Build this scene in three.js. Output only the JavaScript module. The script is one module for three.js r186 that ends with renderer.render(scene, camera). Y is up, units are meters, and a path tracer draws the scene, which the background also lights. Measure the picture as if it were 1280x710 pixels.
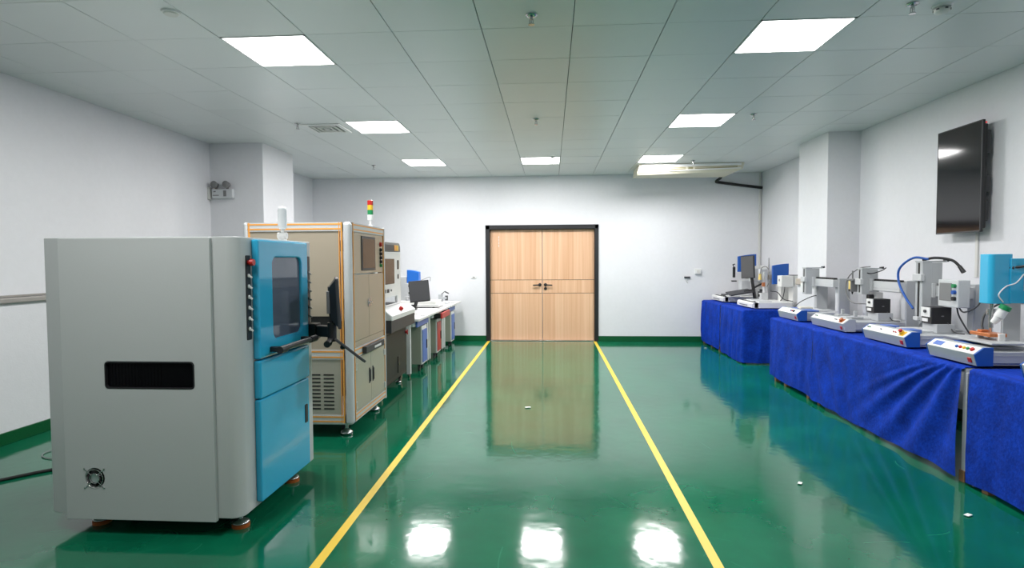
import * as THREE from 'three';
import { RoundedBoxGeometry } from 'three/addons/geometries/RoundedBoxGeometry.js';
import { ConvexGeometry } from 'three/addons/geometries/ConvexGeometry.js';
import { mergeGeometries, toCreasedNormals } from 'three/addons/utils/BufferGeometryUtils.js';
import { RectAreaLightUniformsLib } from 'three/addons/lights/RectAreaLightUniformsLib.js';

// ---------------------------------------------------------------- camera, exposure, lamps
const R = Math.PI / 180;
const renderer = new THREE.WebGLRenderer({ antialias: true });
renderer.toneMapping = THREE.LinearToneMapping;
renderer.toneMappingExposure = 1.0;
renderer.shadowMap.enabled = true;
RectAreaLightUniformsLib.init();
const scene = new THREE.Scene();
scene.background = new THREE.Color(0x000000);
const camera = new THREE.PerspectiveCamera(2 * Math.atan(355 / 725.64) / R, 1280 / 710, 0.05, 60);
camera.position.set(0, 1.4626, 0);
camera.rotation.order = 'YXZ';
camera.rotation.set(-2.2749 * R, 3.8294 * R, -0.2966 * R);
scene.add(camera);

const LAMP = { nits: 42, glow: 10, color: new THREE.Color().setRGB(1.0, 0.985, 0.97) };
const XL = -4.40, XR = 3.71, ZB = -10.545, ZF = 3.2, H = 2.994;      // room
const GX = -1.053, GZ = -3.8754;                                        // ceiling grid origin, 0.6 m tiles
// [column of the grid, row of the grid] of each lit 600 mm panel
const PANELS = [[-2, 0], [4, 0], [-2, 4], [4, 4], [-2, 8], [1, 8], [4, 8], [-2, -4], [4, -4]];

// ---------------------------------------------------------------- helpers
let seed = 7;
const rnd = () => { seed = (seed * 1664525 + 1013904223) >>> 0; return seed / 4294967296; };
const rr = (a, b) => a + (b - a) * rnd();
const used = {};
const numbered = n => { const k = used[n] = (used[n] ?? -1) + 1; return k ? `${n}_${String(k).padStart(3, '0')}` : n; };
const V = (x, y, z) => new THREE.Vector3(x, y, z);

const noiseGrid = (() => { const a = new Float32Array(65536); for (let i = 0; i < 65536; i++) a[i] = rnd(); return a; })();
function vnoise(x, y, px = 256, py = 256) {
  const xi = Math.floor(x), yi = Math.floor(y), fx = x - xi, fy = y - yi;
  const u = fx * fx * (3 - 2 * fx), v = fy * fy * (3 - 2 * fy);
  const g = (i, j) => noiseGrid[(((j % py) + py) % py) * 256 + (((i % px) + px) % px)];
  return (g(xi, yi) * (1 - u) + g(xi + 1, yi) * u) * (1 - v) + (g(xi, yi + 1) * (1 - u) + g(xi + 1, yi + 1) * u) * v;
}
function dataTex(n, f, srgb) {
  const d = new Uint8Array(n * n * 4);
  for (let j = 0; j < n; j++) for (let i = 0; i < n; i++) {
    const c = f(i / n, j / n), o = (j * n + i) * 4;
    for (let k = 0; k < 3; k++) d[o + k] = Math.max(0, Math.min(255, Math.round((Array.isArray(c) ? c[k] : c) * 255)));
    d[o + 3] = 255;
  }
  const t = new THREE.DataTexture(d, n, n);
  t.wrapS = t.wrapT = THREE.RepeatWrapping; t.magFilter = THREE.LinearFilter; t.minFilter = THREE.LinearMipmapLinearFilter; t.generateMipmaps = true;
  if (srgb) t.colorSpace = THREE.SRGBColorSpace;
  t.needsUpdate = true;
  return t;
}
const rep = (t, x, y = x) => { const c = t.clone(); c.repeat.set(x, y); c.needsUpdate = true; return c; };
const oct = (u, v, base, n) => { let s = 0, a = 0.5, f = base; for (let k = 0; k < n; k++) { s += a * vnoise(u * f + k * 17, v * f + k * 31, f, f); a *= 0.5; f *= 2; } return s / (1 - Math.pow(0.5, n)); };

// geometry: every shape leaves here non-indexed, with uv in metres by the face's main direction
function plain(g) {
  let q = g.index ? g.toNonIndexed() : g;
  for (const k of Object.keys(q.attributes)) if (!['position', 'normal', 'uv'].includes(k)) q.deleteAttribute(k);
  if (!q.attributes.normal) q.computeVertexNormals();
  q.morphAttributes = {};
  return q;
}
function metreUV(q) {
  const p = q.attributes.position, uv = new Float32Array(p.count * 2), a = V(), b = V(), c = V(), n = V();
  for (let i = 0; i < p.count; i += 3) {
    a.fromBufferAttribute(p, i); b.fromBufferAttribute(p, i + 1); c.fromBufferAttribute(p, i + 2);
    n.copy(b).sub(a).cross(c.clone().sub(a));
    const ax = Math.abs(n.x), ay = Math.abs(n.y), az = Math.abs(n.z);
    for (const [k, t] of [[i, a], [i + 1, b], [i + 2, c]]) {
      const [s, r] = ay >= ax && ay >= az ? [t.x, t.z] : ax >= az ? [t.z, t.y] : [t.x, t.y];
      uv[2 * k] = s; uv[2 * k + 1] = r;
    }
  }
  q.setAttribute('uv', new THREE.BufferAttribute(uv, 2));
}
const off = new WeakMap();
const O0 = V(0, 0, 0);
function thing(name, label, category, pos = [0, 0, 0], group, o = {}) {
  const g = new THREE.Group();
  g.name = numbered(name); g.position.set(...pos);
  g.userData = { label, category };
  if (group) g.userData.group = group;
  if (o.turn !== undefined) { g.rotation.y = o.turn; off.set(g, O0); }
  else off.set(g, g.position.clone());
  scene.add(g);
  return g;
}
function build(geos, o, keepUV) {
  const list = (Array.isArray(geos) ? geos : [geos]).map(g => plain(g));
  const q = list.length > 1 ? mergeGeometries(list.map(g => { if (!g.attributes.uv) g.setAttribute('uv', new THREE.BufferAttribute(new Float32Array(g.attributes.position.count * 2), 2)); return g; })) : list[0];
  if (!keepUV) metreUV(q);
  q.translate(-o.x, -o.y, -o.z);
  return q;
}
function part(parent, name, geos, mat, label, keepUV) {
  const o = off.get(parent) ?? O0;
  const m = new THREE.Mesh(build(geos, o, keepUV), mat);
  m.name = name; m.castShadow = m.receiveShadow = true;
  if (label) m.userData.label = label;
  off.set(m, o); parent.add(m);
  return m;
}
function single(name, geos, mat, label, category, pos, group, keepUV) {
  const o = V(...pos), m = new THREE.Mesh(build(geos, o, keepUV), mat);
  m.name = numbered(name); m.position.copy(o); m.castShadow = m.receiveShadow = true;
  m.userData = { label, category }; if (group) m.userData.group = group;
  off.set(m, o); scene.add(m);
  return m;
}
function struct(name, geos, mat, label, keepUV) {
  const m = new THREE.Mesh(build(geos, O0, keepUV), mat);
  m.name = name; m.castShadow = m.receiveShadow = true;
  m.userData = { kind: 'structure', label, category: name.split('_')[0] };
  scene.add(m);
  return m;
}
const bx = (x0, x1, y0, y1, z0, z1) => { const g = new THREE.BoxGeometry(Math.abs(x1 - x0), Math.abs(y1 - y0), Math.abs(z1 - z0)); g.translate((x0 + x1) / 2, (y0 + y1) / 2, (z0 + z1) / 2); return g; };
const rb = (x0, x1, y0, y1, z0, z1, r = 0.004, s = 2) => {
  const w = Math.abs(x1 - x0), h = Math.abs(y1 - y0), d = Math.abs(z1 - z0);
  const g = new RoundedBoxGeometry(w, h, d, s, Math.min(r, w / 2.01, h / 2.01, d / 2.01));
  g.translate((x0 + x1) / 2, (y0 + y1) / 2, (z0 + z1) / 2); return g;
};
// cylinder from a to b
const cyl = (a, b, r0, r1 = r0, n = 20) => {
  const d = V(...b).sub(V(...a)), g = new THREE.CylinderGeometry(r1, r0, d.length(), n);
  g.applyQuaternion(new THREE.Quaternion().setFromUnitVectors(V(0, 1, 0), d.clone().normalize()));
  g.translate((a[0] + b[0]) / 2, (a[1] + b[1]) / 2, (a[2] + b[2]) / 2); return g;
};
// bar with a rectangular section between two points (w across, h upright)
const bar = (a, b, w, h, r = 0.003) => {
  const d = V(...b).sub(V(...a)), g = new RoundedBoxGeometry(w, h, d.length(), 2, r);
  const m = new THREE.Matrix4().lookAt(V(...b), V(...a), V(0, 1, 0)); g.applyMatrix4(m);
  g.translate((a[0] + b[0]) / 2, (a[1] + b[1]) / 2, (a[2] + b[2]) / 2); return g;
};
const tube = (pts, r, n = 32, m = 8) => new THREE.TubeGeometry(new THREE.CatmullRomCurve3(pts.map(p => V(...p)), false, 'catmullrom', 0.5), n, r, m);
const lathe = (prof, [x, y, z], n = 24) => { const g = new THREE.LatheGeometry(prof.map(p => new THREE.Vector2(...p)), n); g.translate(x, y, z); return g; };
const ball = (r, [x, y, z], n = 14) => { const g = new THREE.SphereGeometry(r, n, n); g.translate(x, y, z); return g; };
function rrShape(x0, x1, y0, y1, r, S = THREE.Shape) {
  const s = new S(); s.moveTo(x0 + r, y0); s.lineTo(x1 - r, y0); s.absarc(x1 - r, y0 + r, r, -Math.PI / 2, 0); s.lineTo(x1, y1 - r); s.absarc(x1 - r, y1 - r, r, 0, Math.PI / 2);
  s.lineTo(x0 + r, y1); s.absarc(x0 + r, y1 - r, r, Math.PI / 2, Math.PI); s.lineTo(x0, y0 + r); s.absarc(x0 + r, y0 + r, r, Math.PI, Math.PI * 1.5); return s;
}
const circ = (x, y, r, S = THREE.Path) => { const s = new S(); s.absarc(x, y, r, 0, Math.PI * 2, true); return s; };
const ext = (shape, depth, bevel = 0.002) => new THREE.ExtrudeGeometry(shape, { depth: depth - 2 * bevel, bevelEnabled: bevel > 0, bevelSize: bevel, bevelThickness: bevel, bevelOffset: -bevel, bevelSegments: 2, curveSegments: 10 }).translate(0, 0, bevel);
const poly = pts => { const s = new THREE.Shape(); pts.forEach(([x, y], i) => i ? s.lineTo(x, y) : s.moveTo(x, y)); s.closePath(); return s; };
// faces the +x side: a shape drawn in (z, y) is pushed out along +x from x0 to x1
const extX = (shape, x0, x1, bevel = 0.002) => { const g = ext(shape, x1 - x0, bevel); g.applyMatrix4(new THREE.Matrix4().set(0, 0, 1, x0, 0, 1, 0, 0, -1, 0, 0, 0, 0, 0, 0, 1)); return g; };   // shape x = -z
const extZ = (shape, z0, z1, bevel = 0.002) => ext(shape, z1 - z0, bevel).translate(0, 0, z0);

// ---------------------------------------------------------------- materials
const lin = (r, g, b) => new THREE.Color().setRGB(r, g, b);
const std = (c, rough = 0.5, o = {}) => new THREE.MeshPhysicalMaterial({ color: c instanceof THREE.Color ? c : new THREE.Color(c), roughness: rough, ...o });
const fineN = dataTex(256, (u, v) => oct(u, v, 32, 3));
const softN = dataTex(256, (u, v) => oct(u, v, 4, 4));
const wallC = dataTex(512, (u, v) => { const s = 0.955 + 0.03 * oct(u, v, 4, 5) + 0.012 * oct(v + 0.3, u, 64, 2); return [s * 0.988, s * 0.988, s]; }, true);
const M = {
  wall: std(lin(0.80, 0.80, 0.815), 0.55, { map: rep(wallC, 0.4), bumpMap: rep(fineN, 3), bumpScale: 0.0006 }),
  baseGreen: std(lin(0.004, 0.085, 0.026), 0.28, { bumpMap: rep(fineN, 2), bumpScale: 0.0006 }),
  tile: [0.74, 0.755, 0.745, 0.73].map((a, i) => std(lin(a * 0.965, a * 0.99, a), 0.34, { bumpMap: (() => { const t = rep(softN, 0.9); t.offset.set(0.21 * i, 0.37 * i); return t; })(), bumpScale: 0.0022 })),
  slab: std(lin(0.12, 0.12, 0.12), 0.9),
  blackFrame: std(lin(0.012, 0.012, 0.015), 0.4),
  black: std(lin(0.014, 0.014, 0.016), 0.45),
  slotBlack: std(lin(0.003, 0.003, 0.004), 0.2, { specularIntensity: 0.2 }),
  blackGloss: std(lin(0.006, 0.006, 0.008), 0.08),
  blackSatin: std(lin(0.014, 0.015, 0.016), 0.5),
  darkGrey: std(lin(0.045, 0.045, 0.05), 0.5),
  midGrey: std(lin(0.2, 0.2, 0.205), 0.5),
  paintGrey: std(lin(0.51, 0.53, 0.53), 0.33, { bumpMap: rep(fineN, 6), bumpScale: 0.0002 }),
  white: std(lin(0.78, 0.78, 0.78), 0.4),
  offWhite: std(lin(0.66, 0.655, 0.63), 0.42),
  cyan: std(lin(0.028, 0.41, 0.68), 0.22, { clearcoat: 0.4, clearcoatRoughness: 0.08 }),
  glassTint: std(lin(0.11, 0.13, 0.18), 0.05),
  alu: std(lin(0.60, 0.62, 0.64), 0.38, { metalness: 0.75, bumpMap: rep(fineN, 5), bumpScale: 0.0001 }),
  aluPaint: std(lin(0.56, 0.58, 0.60), 0.32),
  steel: std(lin(0.55, 0.55, 0.55), 0.25, { metalness: 1 }),
  chrome: std(lin(0.7, 0.7, 0.7), 0.12, { metalness: 1 }),
  orange: std(lin(0.80, 0.36, 0.08), 0.45),
  beigePanel: std(lin(0.40, 0.345, 0.27), 0.27, { bumpMap: rep(softN, 1.5), bumpScale: 0.0006 }),
  beigeLow: std(lin(0.40, 0.385, 0.33), 0.24, { bumpMap: rep(softN, 1.5), bumpScale: 0.0006 }),
  screen: std(lin(0.04, 0.034, 0.029), 0.22, { specularIntensity: 0.5 }),
  rubber: std(lin(0.02, 0.02, 0.02), 0.8),
  footOrange: std(lin(0.42, 0.10, 0.015), 0.5),
  red: std(lin(0.5, 0.015, 0.012), 0.35),
  yellow: std(lin(0.85, 0.5, 0.03), 0.4),
  green: std(lin(0.01, 0.25, 0.08), 0.35),
  blueTrim: std(lin(0.010, 0.09, 0.40), 0.4),
  blueBright: std(lin(0.01, 0.16, 0.66), 0.4),
  lavBlue: std(lin(0.09, 0.17, 0.50), 0.45),
  olive: std(lin(0.36, 0.38, 0.31), 0.42),
  cabWhite: std(lin(0.72, 0.73, 0.73), 0.4),
  redPaint: std(lin(0.42, 0.03, 0.03), 0.4),
  robFront: std(lin(0.40, 0.425, 0.44), 0.4),
  robGrey: std(lin(0.44, 0.455, 0.475), 0.4),
  robLight: std(lin(0.56, 0.57, 0.59), 0.38),
  robWhite: std(lin(0.76, 0.76, 0.74), 0.4),
  railGrey: std(lin(0.33, 0.31, 0.29), 0.35),
  railBeige: std(lin(0.46, 0.40, 0.34), 0.35),
  woodLeg: std(lin(0.26, 0.13, 0.06), 0.6),
  copper: std(lin(0.62, 0.21, 0.08), 0.35, { metalness: 0.6 }),
  bottle: std(lin(0.70, 0.52, 0.16), 0.3),
  acBeige: std(lin(0.66, 0.62, 0.50), 0.45),
  acSlot: std(lin(0.30, 0.27, 0.15), 0.6),
  paper: std(lin(0.8, 0.8, 0.78), 0.8),
  tape: std(lin(0.83, 0.56, 0.055), 0.42, { bumpMap: rep(fineN, 8), bumpScale: 0.0002 }),
  clearWhite: std(lin(0.78, 0.8, 0.82), 0.25),
  diffuser: new THREE.MeshStandardMaterial({ color: 0xffffff, roughness: 0.5, emissive: LAMP.color, emissiveIntensity: LAMP.glow }),
  ledRed: new THREE.MeshStandardMaterial({ color: 0x330000, roughness: 0.5, emissive: new THREE.Color(1, 0.02, 0.02), emissiveIntensity: 0.9 }),
};

// floor: green epoxy with mottling, drag marks and swirls
const floorMap = (() => {
  const n = 2048, c = document.createElement('canvas'); c.width = c.height = n;
  const x = c.getContext('2d'), im = x.createImageData(n, n);
  for (let j = 0; j < n; j++) for (let i = 0; i < n; i++) {
    const u = i / n, v = j / n, a = oct(u, v, 8, 5), b = oct(v + 0.4, u + 0.1, 32, 4), s = 0.90 + 0.24 * (a - 0.5) + 0.20 * (b - 0.5), o = (j * n + i) * 4;
    im.data[o] = 8 * s + 14 * Math.max(0, b - 0.5); im.data[o + 1] = 109 * s; im.data[o + 2] = 77 * s; im.data[o + 3] = 255;
  }
  x.putImageData(im, 0, 0);
  for (let k = 0; k < 620; k++) {          // scuffs: short pale drag marks and arcs
    const px = rnd() * n, py = rnd() * n, L = rr(4, 90), an = rnd() * 6.3, r = rr(0.25, 1.1);
    x.strokeStyle = `rgba(${rnd() < 0.75 ? '150,205,180' : '0,50,28'},${rr(0.08, 0.42)})`; x.lineWidth = r;
    x.beginPath();
    if (k % 4) { x.moveTo(px, py); x.quadraticCurveTo(px + Math.cos(an) * L * 0.5 + rr(-9, 9), py + Math.sin(an) * L * 0.5 + rr(-9, 9), px + Math.cos(an) * L, py + Math.sin(an) * L); }
    else x.arc(px, py, rr(4, 40), an, an + rr(0.6, 4));
    x.stroke();
  }
  for (let k = 0; k < 700; k++) { x.fillStyle = `rgba(${rnd() < 0.6 ? '150,190,170' : '10,40,25'},${rr(0.1, 0.4)})`; x.beginPath(); x.arc(rnd() * n, rnd() * n, rr(0.4, 1.2), 0, 7); x.fill(); }
  const t = new THREE.CanvasTexture(c); t.colorSpace = THREE.SRGBColorSpace; t.wrapS = t.wrapT = THREE.RepeatWrapping; t.repeat.set(1 / 7, 1 / 7);
  return t;
})();
const floorRough = rep(dataTex(512, (u, v) => { const s = 0.3 + 0.25 * oct(u, v, 8, 5) + 0.1 * oct(v, u, 64, 2); return [s, s, s]; }), 1 / 3);
const floorBump = rep(dataTex(512, (u, v) => 0.6 * oct(u, v, 16, 2) + 0.4 * oct(v, u, 48, 2)), 1 / 2.6);
M.floor = std(0xffffff, 0.19, { map: floorMap, roughnessMap: floorRough, bumpMap: floorBump, bumpScale: 0.0009, ior: 1.6 });

// oak veneer, vertical grain
const woodMap = (() => {
  const n = 1024;
  return dataTex(n, (u, v) => {
    const w = u + 0.006 * vnoise(u * 8, v * 4, 8, 4);
    const g1 = vnoise(w * 60, v * 2, 60, 2), g2 = vnoise(w * 200 + 9, v * 6, 200, 6), g3 = vnoise(w * 14 + 3, v, 14, 1);
    const s = 0.5 * g1 + 0.28 * g2 + 0.45 * g3 - 0.6;
    return [0.865 + 0.09 * s, 0.69 + 0.13 * s, 0.555 + 0.15 * s];
  }, true);
})();
M.oak = [0, 1, 2].map(i => { const t = rep(woodMap, 1 / 1.1, 1 / 2.2); t.offset.set(0.31 * i, 0.2 * i); return std(0xffffff, 0.45, { map: t }); });
// velvet cloth
const clothN = dataTex(512, (u, v) => 0.5 * oct(u, v, 64, 3) + 0.5 * oct(v, u, 16, 3));
const clothC = dataTex(512, (u, v) => { const s = 0.80 + 0.30 * (oct(u, v, 8, 5) - 0.5) + 0.22 * (oct(v, u, 64, 2) - 0.5); return [s, s, s]; }, true);
M.cloth = std(lin(0.004, 0.058, 0.58), 0.85, { map: rep(clothC, 1.1), bumpMap: rep(clothN, 1.4), bumpScale: 0.003, side: THREE.DoubleSide, specularIntensity: 0.35, sheen: 0.15, sheenColor: lin(0.02, 0.08, 0.8), sheenRoughness: 0.5 });

// ---------------------------------------------------------------- room shell
struct('floor', bx(XL - 0.2, XR + 0.2, -0.12, 0, ZB - 0.2, ZF + 0.2), M.floor, 'glossy green epoxy floor with scuffs and swirl marks');
struct('wall_left', bx(XL - 0.15, XL, 0, H + 0.1, ZB, ZF), M.wall, 'plain white painted wall behind the grey cyan machine');
struct('wall_right', bx(XR, XR + 0.15, 0, H + 0.1, ZB, ZF), M.wall, 'plain white painted wall carrying the upright television');
struct('wall_back', [bx(XL - 0.15, -1.182, 0, H + 0.1, ZB - 0.15, ZB), bx(0.857, XR + 0.15, 0, H + 0.1, ZB - 0.15, ZB), bx(-1.182, 0.857, 2.112, H + 0.1, ZB - 0.15, ZB), bx(-1.182, 0.857, 0, 2.112, ZB - 0.2, ZB - 0.12)], M.wall, 'white end wall around the double wooden door');
struct('wall_front', bx(XL - 0.15, XR + 0.15, 0, H + 0.1, ZF, ZF + 0.15), M.wall, 'plain white wall closing the room opposite the door');
struct('column_left', rb(XL - 0.01, -3.69, 0, H + 0.02, -8.17, -7.285, 0.006), M.wall, 'square white column with the emergency lamp on it').userData.category = 'column';
struct('column_right', rb(3.33, XR + 0.01, 0, H + 0.02, -8.09, -7.275, 0.006), M.wall, 'shallow white column between the blue draped tables').userData.category = 'column';
// green painted skirting
struct('baseboard_back', [rb(XL, -1.183, 0, 0.098, ZB - 0.005, ZB + 0.012, 0.004), rb(0.858, XR, 0, 0.098, ZB - 0.005, ZB + 0.012, 0.004)], M.baseGreen, 'dark green skirting on the door wall');
struct('baseboard_left', [rb(XL - 0.005, XL + 0.012, 0, 0.1, -7.285, ZF, 0.004), rb(XL, -3.678, 0, 0.1, -7.285, -7.272, 0.004), rb(-3.692, -3.678, 0, 0.1, -8.17, -7.28, 0.004), rb(XL - 0.005, XL + 0.012, 0, 0.1, ZB, -8.17, 0.004)], M.baseGreen, 'dark green skirting behind the machines');
struct('baseboard_right', [rb(XR - 0.012, XR + 0.005, 0, 0.1, -7.275, ZF, 0.004), rb(3.318, XR, 0, 0.1, -7.277, -7.262, 0.004), rb(3.318, 3.333, 0, 0.1, -8.09, -7.27, 0.004), rb(XR - 0.012, XR + 0.005, 0, 0.1, ZB, -8.09, 0.004)], M.baseGreen, 'dark green skirting behind the draped tables');

// ceiling of 600 mm metal tiles
{
  const zEnd = GZ + 1.2;        // tiles are built one by one up to here; beyond the frame the ceiling is plain
  const ceil = struct('ceiling', [bx(XL - 0.15, XR + 0.15, H + 0.016, H + 0.14, ZB - 0.15, zEnd)], M.slab, 'pale grey green ceiling of square metal tiles');
  part(ceil, 'ceiling_panel', bx(XL - 0.1, XR + 0.1, H, H + 0.14, zEnd, ZF + 0.1), M.tile[0]);
  const lit = new Set(PANELS.map(([k, m]) => `${k},${m}`));
  for (let k = -6; k <= 7; k++) for (let m = -2; m <= 11; m++) {
    if (lit.has(`${k},${m}`)) continue;
    const x0 = Math.max(GX + 0.6 * k, XL), x1 = Math.min(GX + 0.6 * (k + 1), XR), z1 = GZ - 0.6 * m, z0 = Math.max(GZ - 0.6 * (m + 1), ZB);
    if (x1 - x0 < 0.03 || z1 - z0 < 0.03) continue;
    const g = rb(x0 + 0.0026, x1 - 0.0026, H, H + 0.0135, z0 + 0.0014, z1 - 0.0014, 0.0022, 1);
    g.translate(-(x0 + x1) / 2, -H, -(z0 + z1) / 2);
    g.rotateX(rr(-1, 1) * 0.0022); g.rotateZ(rr(-1, 1) * 0.0022);
    g.translate((x0 + x1) / 2, H, (z0 + z1) / 2);
    part(ceil, 'tile', g, M.tile[Math.floor(rnd() * 4)]);
  }
}
for (const [k, m] of PANELS) {
  const cx = GX + 0.6 * (k + 0.5), cz = GZ - 0.6 * (m + 0.5);
  const where = m === 0 ? (k < 0 ? 'above the grey cyan machine' : 'above the open floor by the television') : m === 4 ? (k < 0 ? 'beside the square air vent' : 'between the television and the air conditioner') : m === 8 ? (k < 0 ? 'above the workbenches' : k === 1 ? 'in front of the wooden door' : 'touching the long air conditioner') : (k < 0 ? 'nearest the front wall, on the machine side' : 'nearest the front wall, on the television side');
  const t = thing('ceiling_light', `square white led ceiling panel ${where}`, 'ceiling light', [cx, H, cz], 'led ceiling panels');
  const s = 0.297;
  part(t, 'frame', [bx(cx - s, cx + s, H - 0.003, H + 0.012, cz - s, cz - s + 0.012), bx(cx - s, cx + s, H - 0.003, H + 0.012, cz + s - 0.012, cz + s), bx(cx - s, cx - s + 0.012, H - 0.003, H + 0.012, cz - s, cz + s), bx(cx + s - 0.012, cx + s, H - 0.003, H + 0.012, cz - s, cz + s)], M.white);
  part(t, 'diffuser', bx(cx - s + 0.012, cx + s - 0.012, H + 0.001, H + 0.01, cz - s + 0.012, cz + s - 0.012), M.diffuser);
  const L = new THREE.RectAreaLight(LAMP.color, LAMP.nits, 0.57, 0.57);
  L.position.set(cx, H - 0.004, cz); L.lookAt(cx, 0, cz); L.name = 'panel_light';
  scene.add(L);
}

// double door
{
  const d = new THREE.Group(); d.name = 'door_1'; d.position.set(-0.16, 0, ZB); scene.add(d); off.set(d, d.position.clone());
  d.userData = { kind: 'structure', label: 'double oak veneer door in a black frame', category: 'door' };
  const z = ZB, fz = ZB + 0.025;
  part(d, 'door_frame', [rb(-1.182, -1.108, 0, 2.11, z - 0.115, fz, 0.004), rb(0.790, 0.857, 0, 2.11, z - 0.115, fz, 0.004), rb(-1.182, 0.857, 2.036, 2.112, z - 0.115, fz, 0.004)], M.blackFrame, 'black door frame');
  part(d, 'threshold', rb(-1.108, 0.79, 0, 0.012, z - 0.1, z + 0.0, 0.002), M.steel);
  const leaf = (x0, x1, n) => {
    const zf = z - 0.065;
    const l = part(d, 'door_leaf', bx(x0, x1, 0.014, 2.03, z - 0.105, zf - 0.008), M.blackFrame);
    for (const [y0, y1, i] of [[0.014, 0.868, 0], [0.876, 1.110, 1], [1.118, 2.03, 2]]) part(l, 'door_panel', rb(x0, x1, y0, y1, zf - 0.012, zf, 0.002), M.oak[(i + n) % 3], 'oak veneer panel');
    return l;
  };
  const a = leaf(-1.104, -0.158, 0), b = leaf(-0.148, 0.786, 1);
  const handle = (l, cx, dir, lock) => {
    const zf = z - 0.065;
    part(l, 'handle', [cyl([cx, 1.025, zf - 0.001], [cx, 1.025, zf + 0.012], 0.03), cyl([cx, 1.025, zf + 0.01], [cx, 1.025, zf + 0.05], 0.011), bar([cx, 1.025, zf + 0.048], [cx + dir * 0.125, 1.018, zf + 0.052], 0.014, 0.022)], M.black, 'black lever handle');
    if (lock) part(l, 'lock', [cyl([cx, 0.955, zf - 0.001], [cx, 0.955, zf + 0.012], 0.028), cyl([cx, 0.955, zf + 0.01], [cx, 0.955, zf + 0.016], 0.012)], M.black);
  };
  handle(a, -0.2, -1); handle(b, -0.098, 1, true);
  // small strip of white characters, upright, too small to read
  const s = []; for (let k = 0; k < 4; k++) { const y = 1.90 - k * 0.052; s.push(bx(-0.958, -0.942, y, y + 0.012, z - 0.066, z - 0.0645), bx(-0.953, -0.947, y - 0.026, y + 0.016, z - 0.066, z - 0.0645), bx(-0.957, -0.943, y - 0.022, y - 0.008, z - 0.066, z - 0.0645)); }
  part(a, 'sticker', s, M.paper, 'column of small white characters');
}

// yellow aisle tape
for (const [x, l] of [[-1.133, 'yellow floor tape running beside the machines to the door'], [0.794, 'yellow floor tape running beside the draped tables to the door']])
  single('floor_tape', rb(x - 0.025, x + 0.025, 0, 0.0014, ZB + 0.035, ZF - 0.3, 0.0005, 1), M.tape, l, 'floor tape', [x, 0, -5], 'aisle tape lines');

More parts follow.
